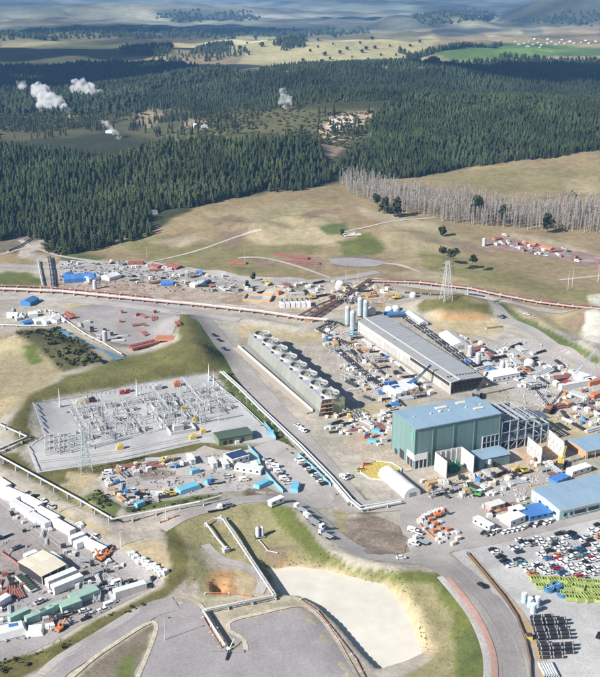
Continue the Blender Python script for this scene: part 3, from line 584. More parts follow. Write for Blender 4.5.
def spline(pts, n=8):
    out = []; q = [pts[0]]+list(pts)+[pts[-1]]
    for i in range(1, len(q)-2):
        a, b, c, d = (Vector(v[:2]) for v in q[i-1:i+3])
        for k in range(n):
            t = k/n; out.append(tuple(.5*((2*b)+(c-a)*t+(2*a-5*b+4*c-d)*t*t+(3*b-a-3*c+d)*t**3)))
    return out+[tuple(pts[-1][:2])]
NSH = [0]
def sheet(name, poly, m, off=.14, step=5., smooth=True, z=None, px=True, rag=0.):
    NSH[0] += 1; off += NSH[0]*.0025-.04
    w = [flat(*p, z) for p in poly] if z is not None else [tuple(P(*p).xy) for p in poly] if px else poly
    if smooth: w = spline(w+[w[0]], 4)[:-1]
    B = []
    for a, b in zip(w, w[1:]+w[:1]):
        n = max(1, int(math.dist(a, b)/step))
        B += [(a[0]+(b[0]-a[0])*i/n, a[1]+(b[1]-a[1])*i/n) for i in range(n)]
    if rag:
        B = [(x+random.uniform(-rag, rag), y+random.uniform(-rag, rag)) for x, y in B]
    xs = [p[0] for p in B]; ys = [p[1] for p in B]
    gx, gy = np.meshgrid(np.arange(min(xs), max(xs), step), np.arange(min(ys), max(ys), step)); gx = gx.ravel(); gy = gy.ravel()
    k = inpoly(gx, gy, B) & (segdist(gx, gy, B, True) > step*.4)
    V = [Vector(p) for p in B]+[Vector((x, y)) for x, y in zip(gx[k], gy[k])]
    v, e, f, *_ = delaunay_2d_cdt(V, [(i, (i+1) % len(B)) for i in range(len(B))], [list(range(len(B)))], 1, 1e-4)
    X = np.array([p.x for p in v]); Y = np.array([p.y for p in v]); Z = H(X, Y)+off if z is None else np.full(len(v), z)
    me = bpy.data.meshes.new(name); me.from_pydata(list(zip(X, Y, Z)), [], [tuple(t) for t in f]); me.materials.append(m)
    me.polygons.foreach_set('use_smooth', [True]*len(me.polygons)); me.update()
    if len(me.polygons) and sum(p.normal.z*p.area for p in me.polygons) < 0: me.flip_normals()
    o = ob(name, me); o['kind'] = 'structure'; return o
def road(name, pts, w, m, off=.2, px=True, kind='structure', n=10):
    NSH[0] += 1; off += NSH[0]*.0012-.06
    c = spline([tuple(P(*p).xy) for p in pts] if px else pts, n); mb = MB(); rows = 5
    for i, p in enumerate(c):
        a = Vector(c[max(i-1, 0)]); b = Vector(c[min(i+1, len(c)-1)]); t = (b-a).normalized(); nn = Vector((-t.y, t.x))
        for k in range(rows):
            q = Vector(p)+nn*w*(k/(rows-1)-.5); mb.v.append((q.x, q.y, 0))
    V = np.array(mb.v); V[:, 2] = H(V[:, 0], V[:, 1])+off; mb.v = [tuple(r) for r in V]
    for i in range(len(c)-1):
        for k in range(rows-1):
            a = i*rows+k; mb.f.append((a+1, a, a+rows, a+rows+1)); mb.m.append(0)
    o = mb.build(name, m)
    o.data.polygons.foreach_set('use_smooth', [True]*len(o.data.polygons))
    if sum(p.normal.z for p in o.data.polygons) < 0: o.data.flip_normals()
    if kind: o['kind'] = kind
    return o
sheet('substation_pad', [(32,403),(120,388),(208,374),(240,404),(277,439),(262,443),(200,443),(120,461),(37,473),(27,447),(44,437)], M_SUBG, .14, smooth=False)
sheet('gravel_lot', [(100,474),(150,460),(200,450),(245,450),(277,440),(310,464),(340,498),(330,508),(296,506),(262,491),(225,492),(150,502),(124,507),(102,490)], M_LOT, .14, rag=.8)
sheet('storage_yard', [(-45,458),(-6,473),(60,514),(100,536),(156,577),(160,583),(148,589),(85,622),(40,648),(-20,664),(-80,640)], M_YARD, .14)
sheet('dark_gravel_patch', [(0,545),(30,538),(60,545),(40,570),(10,585),(-20,570)], mat('darker_brown_gravel', (.30,.26,.245), .95, .2, .12, rnd=0, scale2=.9), .17, rag=1)  # patch a little darker and browner than the yard gravel
sheet('car_park', [(452,553),(520,533),(600,516),(680,500),(760,690),(537,690),(524,650),(503,612),(478,580)], M_CARP, .14)
sheet('hardstand', [(148,614),(176,600),(196,605),(206,620),(221,648),(247,650),(242,700),(132,700),(152,642),(157,620)], M_ASPH, .16)
sheet('hardstand', [(231,623),(300,608),(313,614),(331,634),(366,700),(246,700),(244,648),(229,636)], M_ASPH, .165, smooth=False)
sheet('upper_yard', [(72,308),(128,300),(180,311),(172,333),(150,345),(112,342),(82,326)], M_YARD, .14, rag=1)
sheet('rusty_yard', [(486,242),(506,238),(560,248),(620,262),(620,275),(575,264),(530,254),(486,248)], M_RUST, .2)
sheet('laydown_strip', [(60,261),(150,262),(240,275),(300,278),(296,286),(230,284),(140,276),(62,270)], M_LOT, .14, rag=1)
sheet('laydown_strip', [(50,283),(75,278),(150,284),(250,296),(290,300),(285,306),(200,302),(110,292),(52,290)], mat('mixed_dirt', (.40,.33,.27), .95, .25, .12, rnd=0, col2=(.28,.2,.15), scale2=.6), .14, rag=1)
sheet('work_area', [(352,425),(392,440),(395,458),(375,462),(345,445)], M_PAVE, .14, rag=1.5)
sheet('work_area', [(430,476),(470,470),(522,462),(528,480),(500,496),(452,496),(420,484)], M_PAVE, .14, rag=1.5)
sheet('work_area', [(330,325),(352,330),(395,360),(412,385),(385,400),(352,380),(330,350)], M_LOT, .14, rag=1.5)
sheet('work_area', [(470,350),(520,338),(560,352),(600,378),(600,420),(560,415),(500,385)], M_LOT, .14, rag=1.5)
sheet('work_area', [(240,296),(300,292),(350,285),(390,288),(392,300),(330,312),(270,310)], M_PAVE, .14, rag=1.5)
sheet('mud_patch', [(345,522),(372,516),(408,532),(408,549),(382,557),(352,546)], M_MUD, .14, rag=1.5)
sheet('mud_patch', [(246,491),(262,485),(282,496),(268,500)], M_MUD, .16, rag=.8)
sheet('mud_patch', [(136,474),(160,470),(176,475),(150,480)], M_MUD, .17, rag=.8)
sheet('purple_gravel', [(328,259),(352,258),(386,262),(370,267),(336,265)], M_ASPH, .25)
sheet('gravel_apron', [(405,506),(440,494),(520,484),(525,500),(530,530),(455,548),(420,530)], M_ROAD, .14)
M_POND = mat('milky_pond_water', (.68,.64,.555), .2, .06, .04, rnd=0, spec=.35, scale2=.2)
sheet('pond_water', [(258,560),(276,562),(294,560),(332,562),(396,578),(410,602),(420,624),(430,657),(406,669),(378,678),(358,660),(333,630),(314,612),(297,603),(280,602)], M_POND, step=20, z=-2.6)
road('road', [(360,512),(300,438),(270,404),(236,362),(212,330),(196,314),(172,302)], 12, M_ROAD, .18)
road('road', [(340,498),(356,506),(400,504),(460,493),(520,482),(560,474)], 10, M_ROAD, .2)
road('road', [(515,700),(516,677),(508,645),(490,610),(464,580),(436,560),(424,540),(418,522),(420,506)], 15, M_ROAD, .22)
road('road', [(424,555),(446,546),(490,538),(530,528),(570,518),(640,503)], 10, M_ROAD, .24)
road('road', [(436,562),(405,560),(372,556),(346,544),(326,528),(306,510),(286,502),(250,499),(215,505),(186,513),(160,528)], 8.5, M_ROAD, .20)
road('road', [(-60,262),(0,266),(70,268),(130,271),(200,279),(262,283),(330,280),(378,272)], 9, M_ROAD, .22)
road('road', [(-60,298),(40,299),(120,305),(200,315),(240,320)], 9, M_LOT, .18)
road('road', [(372,279),(420,287),(470,293),(520,305),(560,312),(640,326)], 9, M_LOT, .2)
road('road', [(470,294),(500,310),(530,330),(565,352),(610,378)], 9, M_ROAD, .22)
road('track', [(520,330),(560,352),(572,366),(560,384),(566,410),(600,420)], 8, M_TRACK, .18)
road('track', [(420,510),(412,490),(392,470),(380,452)], 9, M_TRACK, .17)
road('track', [(200,448),(225,458),(262,491),(300,507)], 6, M_TRACK, .18)
road('road', [(22,720),(52,677),(78,657),(112,637),(150,612),(176,603)], 8.5, M_ASPH, .24)
road('road_shoulder', [(10,714),(40,675),(70,652),(106,630),(140,609)], 3, M_LOT, .24)
road('track', [(20,240),(34,248),(48,240),(58,232),(70,236)], 5, M_TRACK, .2)
road('track', [(0,255),(30,248),(60,256),(100,262)], 4, M_TRACK, .2)
road('track', [(560,280),(600,276),(640,272)], 4, M_TRACK, .2)
road('track', [(150,262),(200,250),(240,236),(262,230)], 3, M_TRACK, .25)
road('track', [(330,262),(390,264),(420,272)], 3.5, M_TRACK, .25)
road('track', [(238,258),(262,258),(296,266),(330,278)], 3, M_TRACK, .25)
road('track', [(345,232),(372,226),(390,222),(440,218)], 2.5, M_TRACK, .3)
sheet('work_area', [(330,408),(372,420),(402,420),(412,470),(380,462),(352,440)], M_PAVE, .12, rag=1.5)
road('track', [(205,545),(222,560),(244,566),(262,580),(258,594)], 4, M_LOT, .2)
M_VERGE = mat('pale_stony_verge', (.52,.46,.37), .95, .2, .5, rnd=0, scale2=2., spec=.1)
road('road_shoulder', [(128,700),(140,672),(151,645),(156,626),(147,624),(118,642),(92,660),(60,690)], 1.5, M_VERGE, .26)
road('road_shoulder', [(176,597),(196,602),(207,616),(216,634),(224,647)], 1.6, M_VERGE, .26)
road('road_shoulder', [(246,651),(243,640),(229,630),(232,621),(260,614),(300,606.5),(314,613),(332,634),(352,668),(368,700)], 1.6, M_VERGE, .27)
M_PINKP = mat('red_oxide_strip', (.50,.30,.25), .9, .15, .3, rnd=0)
road('red_verge', [(494,700),(494,660),(484,630),(470,606),(448,578)], 2.2, M_PINKP, .3)
road('pale_verge', [(486,700),(487,660),(478,630),(464,606),(440,577)], 2.6, M_LOT, .26)
road('tan_bank', [(545,700),(541,660),(528,628),(508,600),(488,577),(470,556)], 3.4, mat('tan_soil', (.46,.34,.21), .95, .2, .3, rnd=0), .27)
# faint wheel tracks worn into the open ground
M_WT = mat('wheel_track', (.39,.345,.30), .95, .12, .3, rnd=0, spec=.1); M_WT2 = mat('pale_wheel_track', (.47,.425,.375), .95, .12, .3, rnd=0, spec=.1)
def wheels(pts, m, gap=2., w=.55):
    c = spline([tuple(P(*p).xy) for p in pts], 6)
    for s in (-1, 1):
        q = []
        for i, p in enumerate(c):
            a = Vector(c[max(i-1, 0)]); b = Vector(c[min(i+1, len(c)-1)]); t = (b-a).normalized(); q.append((p[0]-t.y*s*gap/2, p[1]+t.x*s*gap/2))
        road('wheel_track', q[::2], w, m, .21, px=False, n=3)
for pts, m in (([(505,690),(502,650),(484,612),(456,580),(428,556),(416,530)], M_WT), ([(527,690),(520,650),(500,612),(472,578),(444,556)], M_WT2), ([(355,510),(296,440),(240,370),(205,326)], M_WT), ([(345,512),(420,507),(520,486)], M_WT),
    ([(20,690),(60,664),(110,634),(160,610),(190,618)], M_WT),
    ([(0,500),(60,545),(110,575),(140,580)], M_WT2), ([(10,520),(60,560),(120,590)], M_WT), ([(100,560),(120,585),(90,605),(50,625)], M_WT),
    ([(110,485),(160,478),(220,478),(260,486)], M_WT), ([(120,494),(180,488),(240,484)], M_WT2), ([(350,430),(380,452),(400,490)], M_WT), ([(60,410),(120,400),(200,385)], M_WT2), ([(40,462),(120,452),(200,436),(250,434)], M_WT2),
    ([(85,315),(120,325),(160,318)], M_WT2), ([(440,330),(490,340),(540,360)], M_WT), ([(380,300),(400,296),(430,300)], M_WT)):
    wheels(pts, m)
# ------------------------------------------------------------ shared paints
def paint(n, c, r=.5, **k): return mat(n, c, r, k.pop('amt', .06), k.pop('scale', .7), **k)
M_WHITE = paint('white_paint', (.74,.74,.73)); M_CREAM = paint('cream_paint', (.70,.64,.50)); M_DARK = paint('dark_steel', (.05,.05,.055)); M_GALV = paint('galvanised_steel', (.55,.57,.58), .45, metal=.0)
M_GLASS = mat('dark_glass', (.02,.025,.03), .15, 0, 1, rnd=0, spec=.5); M_TYRE = mat('tyre_rubber', (.02,.02,.02), .9, .1, 2, rnd=0)
M_BLUE = paint('bright_blue', (.07,.22,.48)); M_CYAN = paint('cyan_cloth', (.17,.44,.60)); M_ORNG = paint('orange_paint', (.56,.20,.09), amt=.15); M_RED = paint('red_paint', (.48,.05,.045)); M_YEL = paint('yellow_paint', (.66,.50,.12), amt=.12)
M_GRN = paint('sage_green_paint', (.38,.52,.44)); M_LIME = paint('lime_paint', (.36,.43,.14)); M_RUSTP = paint('red_oxide_paint', (.34,.15,.12), .8); M_NAVY = paint('navy_paint', (.03,.06,.14)); M_GREY = paint('grey_paint', (.33,.34,.35)); M_TEAL = paint('teal_paint', (.10,.24,.28)); M_SILV = paint('silver_paint', (.52,.54,.56))
M_BLACK = paint('black_paint', (.025,.026,.03), .35); M_PINK = paint('faded_pink_lagging', (.58,.33,.29), .8); M_PALE = paint('pale_lagging', (.66,.64,.60), .6); M_BLKP = mat('black_pipe_coating', (.035,.035,.04), .45, .2, .6, rnd=.2); M_TIMB = mat('raw_timber', (.48,.33,.18), .9, .2, 1.2, rnd=.2)
M_ROOFB = paint('pale_blue_roofing', (.27,.385,.49), .45, rnd=.05); M_WALLT = paint('teal_wall_cladding', (.17,.27,.26), .6, rnd=.04); M_AQUA = paint('aqua_wall_cladding', (.42,.58,.58), .6, rnd=.05)
M_CTW = paint('cooling_tower_cladding', (.19,.195,.175), .8, rnd=.04); M_CTD = paint('cooling_tower_deck', (.40,.42,.45), .8, rnd=.05); M_ROOFG = paint('grey_roofing', (.36,.37,.38), .7, rnd=.05); M_GRNR = paint('dark_green_roofing', (.085,.12,.09), .6, rnd=.05); M_GRNW = paint('green_wall', (.20,.24,.16), .7)
M_PRE = paint('precast_concrete', (.60,.585,.555), .85, rnd=.06); M_STEEL = paint('grey_structural_steel', (.38,.43,.46), .6, rnd=.08); M_BROWN = paint('brown_timber', (.25,.16,.1), .9)
# ------------------------------------------------------------ buildings
def panels(root, name, m, p0, u, v, L, Hh, n, t=.08, gap=.12):
    """n alike panels side by side along u on a face; v is the way up the face"""
    u = Vector(u).normalized(); v = Vector(v).normalized(); nn = u.cross(v); w = L/n-gap
    mb = MB(); vs = []
    for d in (0, t):
        for a, b in ((0, 0), (w, 0), (w, Hh), (0, Hh)): vs.append(u*a+v*b+nn*d)
    mb.add(vs, [(3,2,1,0),(4,5,6,7),(0,1,5,4),(1,2,6,5),(2,3,7,6),(3,0,4,7)]); me = mb.mesh(name, m)
    for i in range(n): ob(name, me, root, Vector(p0)+u*(i*L/n+gap/2))
def hall(name, label, cat, loc, rz, L, D, h, wm, rm, rise=.8, nr=8, nw=0, ov=.3, ridge=.5):
    """gabled hall: origin at front-left base corner, x along the front, y to the back"""
    r = thing(name, label, cat, loc, rz); e = .05
    w = MB(); w.prism([(0,0),(L,0),(L,D),(0,D)], -.5, h)
    w.add([(0,0,h),(0,D*ridge,h+rise),(0,D,h),(L,0,h),(L,D*ridge,h+rise),(L,D,h)], [(0,1,2),(3,5,4)])
    w.build('wall', wm, r)
    R = D*ridge
    for (p0, q, ln) in (((-ov,-ov,h+.02-.0), Vector((0,R+ov,rise)), 0), ((-ov,R,h+rise+.02), Vector((0,D-R+ov,-rise)), 0)):
        panels(r, 'roof_panel', rm, p0, (1,0,0), q, L+2*ov, q.length, nr, .12, .07)
    if nw:
        panels(r, 'wall_panel', wm, (0,-.002,0), (1,0,0), (0,0,1), L, h-.05, nw, .09, .08)
        k = max(2, int(nw*D/L)); panels(r, 'wall_panel', wm, (-.002,D,0), (0,-1,0), (0,0,1), D, h-.05, k, .09, .08)
        panels(r, 'wall_panel', wm, (L+.002,0,0), (0,1,0), (0,0,1), D, h-.05, k, .09, .08)
    return r
def bx(r, name, m, *a, **k): return MB().box(*a, **k).build(name, m, r)
A = P(414,469)                                                    # front-left base corner of the power house
ph = hall('power_house', 'big teal power house with pale blue roof, tallest building on the site', 'building', A, G, 45.5, 21.5, 20, M_WALLT, M_ROOFB, .7, 12, 12)
# corner porch, louvre, skylights, open bay
for i in range(2): bx(ph, 'porch_panel', M_WHITE, 3.2 if i else -.25, -.25 if i else 3.2, 4.2, 7.0 if i else .3, .3 if i else 6.4, 3.0)
for x, y in ((-.3,.5),(-.3,3.3),(-.3,6.2),(.2,-.3),(2.4,-.3),(4.6,-.3),(6.6,-.3)): bx(ph, 'porch_column', M_GALV, x, y, 0, .3, .3, 4.2)
bx(ph, 'porch_opening_shade', M_DARK, 3.4, -.12, .2, 6.0, .12, 3.9); bx(ph, 'porch_opening_shade', M_DARK, -.12, 3.3, .2, .12, 5.6, 3.9)  # solid dark panels: the shade inside the porch, put in as colour
gl = bx(ph, 'louvre', paint('green_louvre', (.05,.26,.17)), -.14, 2.6, 12.4, .12, 2.2, 5.2)
for i in range(9): bx(gl, 'slat', M_GRN, -.22, 2.6, 12.6+i*.56, .08, 2.1, .14)
for x, y, a, b in ((22,15,6,2),(34,17,5,1.8),(38,7.5,5.2,1.6)): bx(ph, 'skylight', M_CREAM, x, y, 20.35+(.35 if y<16 else .1), a, b, .42)
bx(ph, 'vent', M_WHITE, 19, 11, 20.7, 1, 1, .9); bx(ph, 'gutter', M_ROOFB, 22.7, -.42, 19.8, 46, .2, .25)
ob0 = bx(ph, 'open_bay_shade', M_DARK, 40.6, -.14, .2, 9.4, .16, 9.5)  # dark panel stands for the shaded depth of the open bay
for x in (36,38.3,40.6,42.9,45.2): bx(ph, 'bay_column', M_WHITE if x == 36 else M_STEEL, x, -.4, 0, .4, .4, 9.8)
for z in (3,6.2,9.5): bx(ph, 'bay_beam', M_STEEL, 40.6, -.4, z, 9.2, .35, .35)
for x in (9, 20, 31, 45): bx(ph, 'downpipe', M_WALLT, x, -.3, 0, .22, .22, 19.6)
for y in (11.5, 17): bx(ph, 'door', M_DARK, -.2, y, 0, .12, 2.2 if y > 12 else 4, 2.6 if y > 12 else 4.6)
for x in (13, 26): bx(ph, 'door', M_DARK, x, -.2, 0, 1.3 if x > 20 else 3.6, .12, 2.4 if x > 20 else 4.2)
for x, y in ((-.14,-.14),(-.14,21.6),(45.6,-.14)): bx(ph, 'corner_flashing', M_WALLT, x, y, 0, .3, .3, 19.7)
for x in (5, 14, 24, 33, 41): bx(ph, 'roof_vent', M_GALV, x, 10.7, 20.75, .8, .8, .5)
# steel frame going up at the end of the power house
fx = A+Vector((math.cos(G), math.sin(G), 0))*46.6
sf = thing('steel_structure', 'open grey steel frame going up at the right end of the power house', 'unfinished building', fx, G)
xs = [0,4.6,9.2,13.8,18.4,23,27]; yb = [0,7,14,21]; hs = [15,15,15,14,14,10,10]
for i, x in enumerate(xs):
    for y in yb: bx(sf, 'column', M_STEEL, x, y, 0, .45, .45, hs[i])
for i in range(len(xs)-1):
    h = min(hs[i], hs[i+1])
    for y in yb:
        for z in (4.6, 9.4, h): MB().bar((xs[i],y,z),(xs[i+1],y,z), .28, .4).build('beam', M_STEEL, sf)
        if y in (0, 21): MB().bar((xs[i],y,.2),(xs[i+1],y,4.6), .16).build('brace', M_STEEL, sf)
for i, x in enumerate(xs):
    for z in (4.6, 9.4, hs[i]): MB().bar((x,0,z),(x,21,z), .28, .4).build('beam', M_STEEL, sf)
for i in range(4): bx(sf, 'floor_deck', M_GALV if i % 2 else M_STEEL, xs[i]+2.3, 10.5, 4.85, 4.2, 20, .15)
M_NET = mat('dark_mesh_screen', (.10,.13,.18), .8, .15, .8)
for i in range(6):
    h = min(hs[i], hs[i+1]); bx(sf, 'mesh_screen', M_NET, (xs[i]+xs[i+1])/2, 20.7, .3, xs[i+1]-xs[i]-.5, .12, h-.5)
    if i < 5: bx(sf, 'floor_deck', M_NET if i % 2 else M_GREY, (xs[i]+xs[i+1])/2, 12.5, 9.7, xs[i+1]-xs[i]-.5, 15, .15)
    if i in (1,2,4): bx(sf, 'mesh_screen', M_NET, (xs[i]+xs[i+1])/2, 7.3, 4.9, xs[i+1]-xs[i]-.5, .12, 4.2)
for i in range(14): MB().bar((i*1.6,0,hs[min(6,int(i*1.6/4.6))]+.25),(i*1.6,21,hs[min(6,int(i*1.6/4.6))]+.25), .12).build('purlin', M_GALV, sf)
for i in range(3): bx(sf, 'roof_sheet', mat('dark_roof_sheet', (.09,.12,.17), .4, .1, 1), 22.8+i*3.3, 15+(-3)*i, hs[5]+.35 , 3, 10, .1)
for i,(x,y,z,a,b,c,m) in enumerate(((3,9,5,3.2,4,2.6,M_GREY),(8,14,5,2.4,5,3,M_RUSTP),(12,6,5,3,3,3.4,M_WHITE),(17,12,5,2.8,6,2.4,M_GREY),(5,4,.2,3,3,3.4,M_NAVY),(14,4,.2,5,3,2.6,M_DARK),(21,8,.2,3,6,3,M_GREY),(10,17,9.6,4,3,2,M_CREAM))): bx(sf, 'plant_unit', m, x, y, z, a, b, c)
# precast transformer bay with green transformer, and its blue annex
B0 = P(446,479)
ut = thing('transformer_bay', 'white precast U of blast walls in front of the power house', 'wall', B0, G)
for i in range(4): bx(ut, 'wall_panel', M_PRE, .2, 1.3+2.6*i, 0, .4, 2.54, 8.6)
for i in range(5): bx(ut, 'wall_panel', M_PRE, 1.8+2.75*i, 10.6, 0, 2.68, .4, 8.6)
for i in range(4): bx(ut, 'wall_panel', M_PRE, 14.3, 1.3+2.6*i, 0, .4, 2.54, 8.6)
for i in range(4): bx(ut, 'rib', M_PRE, 3.2+2.75*i, 10.2, 0, .5, .35, 8.4)
tr = thing('transformer', 'dark green transformer standing inside the white blast walls', 'transformer', B0+Vector((math.cos(G)*7-math.sin(G)*6, math.sin(G)*7+math.cos(G)*6, .1)), G)
M_DGRN = paint('dark_green_enamel', (.03,.20,.12)); bx(tr, 'tank', M_DGRN, 0, 0, .3, 6, 3, 3.2)
for s in (-1, 1):
    for i in range(6): bx(tr, 'radiator', M_DGRN, -2.4+i*.95, s*2.2, .6, .5, 1.2, 2.5)
for i in range(3): MB().tube((-1.8+i*1.6,0,3.5),(-1.8+i*1.6,.5,5), .22, 8, .12).build('bushing', M_CREAM, tr)
MB().tube((2.4,-1.2,4.1),(2.4,1.2,4.1), .5, 10).build('conservator', M_DGRN, tr)
an = hall('annex', 'low teal annex with blue roof beside the white blast walls', 'building', P(479,470.5), G, 16.5, 9.5, 5.2, M_WALLT, M_ROOFB, .4, 5, 5)
for x in (3.5, 8): bx(an, 'door', M_DARK, x, -.15, 0, 1.4, .1, 2.6)
bx(an, 'air_unit', M_WHITE, 5.2, -.7, 2.6, 1, 1, 2.2)
# precast walls still being put up on the right
for lab, a, b, n, hh in (('row of white precast wall panels nearest the power house frame', (527,452), (541,464), 4, 8), ('second row of white precast wall panels, beside the yellow lift', (548,446), (563,459), 4, 8.6)):
    p, q = P(*a), P(*b); L = (q-p).length; r = thing('precast_wall', lab, 'wall', p, yaw(p, q))
    for i in range(n):
        bx(r, 'wall_panel', M_PRE, L/n*(i+.5), 0, 0, L/n-.12, .35, hh)
        MB().bar((L/n*(i+.5),-.2,hh*.7),(L/n*(i+.5),-3.2,.1), .14).build('prop', M_ORNG if i % 2 else M_GREY, r)
        bx(r, 'rib', M_PRE, L/n*(i+.5), -.32, 0, .5, .3, hh-.3)
# long pale-blue workshop at the right edge
w0, w1 = Vector((*flat(560,510,5.2),0)), Vector((*flat(529,490,5.2),0)); wd = (w1-w0).length
ws = hall('workshop', 'long aqua workshop with a broad pale blue roof at the right edge', 'building', w0, G, 62, wd, 5.2, M_AQUA, M_ROOFB, .5, 16, 16)
for x0, x1 in ((2.2,3.6),(5.4,6.6),(7.6,13.4),(14.6,20.2),(21.2,26),(27.5,33),(35,41),(44,50)):
    wn = bx(ws, 'window', M_GLASS, (x0+x1)/2, -.16, 1.5, x1-x0, .1, 1.6)
    bx(wn, 'sill', M_WHITE, (x0+x1)/2, -.22, 1.36, x1-x0+.2, .2, .12)
for y in (3,8,13): bx(ws, 'window', M_GLASS, -.16, y, 1.7, .1, 1.8, 1.2)
bx(ws, 'door', M_GREY, -.16, 16, 0, .1, 1.4, 2.4); bx(ws, 'fascia', M_WHITE, 31, -.5, 4.9, 62.4, .16, .4)
rb0 = P(573,452)
rb = hall('open_shed', 'blue roofed shed with an open tan front at the right edge', 'building', P(586,459), G, 30, 14, 3.6, paint('tan_wall', (.50,.30,.17)), M_ROOFB, .5, 8, 0)
for i in range(6): bx(rb, 'opening_shade', M_DARK, 3+i*4.6, -.12, .2, 3.8, .1, 1.3)  # shade within each opening painted as a flat dark panel
for i in range(6): bx(rb, 'post', M_GREY, .6+i*4.6, -.25, 0, .3, .3, 3.4)
# green roofed control building in the substation
cb = hall('control_building', 'dark green roofed control building at the corner of the substation', 'building', P(219,446), G, 17.2, 8.2, 3.4, M_GRNW, M_GRNR, .5, 6, 6)
for x in (3, 6, 12): bx(cb, 'door', M_DARK, x, -.15, 0, 1.6, .1, 2.3)
bx(cb, 'air_unit', M_WHITE, 9, -.8, 0, 2, 1, 1.4)
# ------------------------------------------------------------ cooling tower
c0, c1 = P(246.7,348), P(319,416.5); CL = (c1-c0).length; CA = yaw(c0, c1)
ct = thing('cooling_tower', 'long low cooling tower with a row of eight round fan stacks', 'cooling tower', c0, CA)      # x runs down the long side, y towards the left of that
W0, Hc = 15.2, 8.6
prof = [(0,0),(1.7,Hc),(W0-1.6,Hc),(W0,0)]
mb = MB(); n = len(prof)
vs = [(x, y, z) for x in (0, CL) for y, z in prof]
mb.add(vs, [(3,2,1,0),(4,5,6,7),(0,1,5,4),(1,2,6,5),(2,3,7,6)]); mb.build('wall', mat('shaded_louvre_core', (.10,.10,.09), .9, .1, 1), ct)
# the long side that faces the photograph is at -y in this frame: flip by mirroring y
for ch in ct.children:
    for v in ch.data.vertices: v.co.y = v.co.y
sl_ = Vector((0, 1.7, Hc)); N8 = 16
panels(ct, 'side_panel', M_CTW, (CL,-.05,.0), (-1,0,0), sl_, CL, sl_.length*.30, N8, .12, .18)
panels(ct, 'side_panel', paint('pale_cladding', (.26,.265,.24), .8), (CL,-.05+1.7*.315,Hc*.315), (-1,0,0), sl_, CL, sl_.length*.685, N8, .16, .10)
panels(ct, 'side_panel', M_CTW, (0,W0+.05,0), (1,0,0), Vector((0,-1.6,Hc)), CL, Hc*1.0, N8, .12, .15)
panels(ct, 'deck_panel', M_CTD, (0,1.6,Hc+.04), (1,0,0), (0,1,0), CL, W0-3.1, 8, .12, .14)
panels(ct, 'end_panel', paint('yellow_green_cladding', (.42,.42,.27), .8), (CL+.03,7.0,.2), (0,1,0), (0,0,1), 7.4, Hc-.3, 4, .14, .08)
for y in (.6, 2.8, 5, 7.0):
    bx(ct, 'scaffold_post', M_RUSTP, CL+1.2, y, 0, .18, .18, Hc-.4)
for z in (2.2, 4.4, 6.6): bx(ct, 'scaffold_deck', M_TIMB, CL+.9, 3.8, z, 1.4, 6.6, .12)
fanm = MB(); fanm.ring(0,0,0,[(5.2,0),(4.8,.8),(4.7,1.6),(4.85,1.9),(4.5,1.9),(4.4,1.6),(4.45,.8),(4.7,.12)], 32)
M_FAN = paint('fan_stack_cream', (.42,.42,.38), .6, rnd=.05); fan_me = fanm.mesh('fan_stack', M_FAN)
hubm = MB(); hubm.tube((0,0,1.0),(0,0,1.7), .7, 12); hub_me = hubm.mesh('hub', M_GREY)
blm = MB()
blm.add([(.5,-.25,1.35),(4.1,-.55,1.25),(4.1,.5,1.6),(.5,.25,1.5)], [(0,1,2,3),(3,2,1,0)]); bl_me = blm.mesh('blade', paint('fan_blade_grey', (.42,.42,.40)))
motm = MB().box(0,0,0,1.3,.9,.9).box(0,0,.9,.8,.5,.3); mot_me = motm.mesh('motor', M_DARK)
scr = MB(); scr.ring(0,0,.55,[(4.4,0),(.1,.02)], 24); scr_me = scr.mesh('fill_bed', mat('fill_cream', (.30,.30,.25), .9, .1, .8))
for i in range(8):
    x = 5+i*(CL-10)/7+.6; f = ob('fan_stack', fan_me, ct, (x, 8.2, Hc+.15))
    ob('hub', hub_me, f); ob('fill_bed', scr_me, f)
    for k in range(6): ob('blade', bl_me, f, rz=k*PI/3+i)
    ob('motor', mot_me, ct, (x+2, 2.7, Hc+.2), .3)
bx(ct, 'walkway', M_GALV, CL/2, 13.1, Hc+.2, CL-2, .9, .12)
for i in range(0, 28): bx(ct, 'railing_post', M_GALV, i*CL/27.5+.3, 1.75, Hc+.1, .08, .08, 1.1)
MB().bar((0,1.75,Hc+1.2),(CL,1.75,Hc+1.2), .08).build('railing', M_GALV, ct)
bs = thing('basin_wall', 'long pale concrete basin wall along the foot of the cooling tower', 'wall', P(233,348), yaw(P(233,348), P(307,414))); LB = (P(307,414)-P(233,348)).length
for i in range(10): bx(bs, 'wall_section', M_CONC, LB/10*(i+.5), 3.4, 0, LB/10-.06, .5, 1.7)
bx(bs, 'slab', paint('tan_slab', (.42,.36,.30), .9), LB/2, 1.4, .12, LB, 3.6, .22)
# ------------------------------------------------------------ long low building behind
q0, q1 = Vector((*flat(357,320,7),0)), Vector((*flat(451.7,383,7),0)); LL = (q1-q0).length; LA = yaw(q0, q1)
lb = thing('pipe_gallery', 'very long low building with grey ribbed roof and dark louvred end', 'building', q0, LA)
Wl = 20.5
MB().prism([(.3,.3),(LL-1.2,.3),(LL-1.2,Wl-.3),(.3,Wl-.3)], 0, 6.9).build('wall', M_PRE, lb)
panels(lb, 'roof_panel', paint('lit_slope_roofing', (.31,.31,.31), .7, rnd=.05), (0,-.3,6.95), (1,0,0), (0,5.6,.9), LL, 5.7, 44, .12, .2)  # lit slope toned apart from the other; its light is worked into the colour
panels(lb, 'roof_panel', M_ROOFG, (0,5.3,7.9), (1,0,0), (0,15.4,-.5), LL, 15.4, 44, .12, .2)
bx(lb, 'ridge_cap', M_GALV, LL/2, 5.3, 7.95, LL, .7, .25)
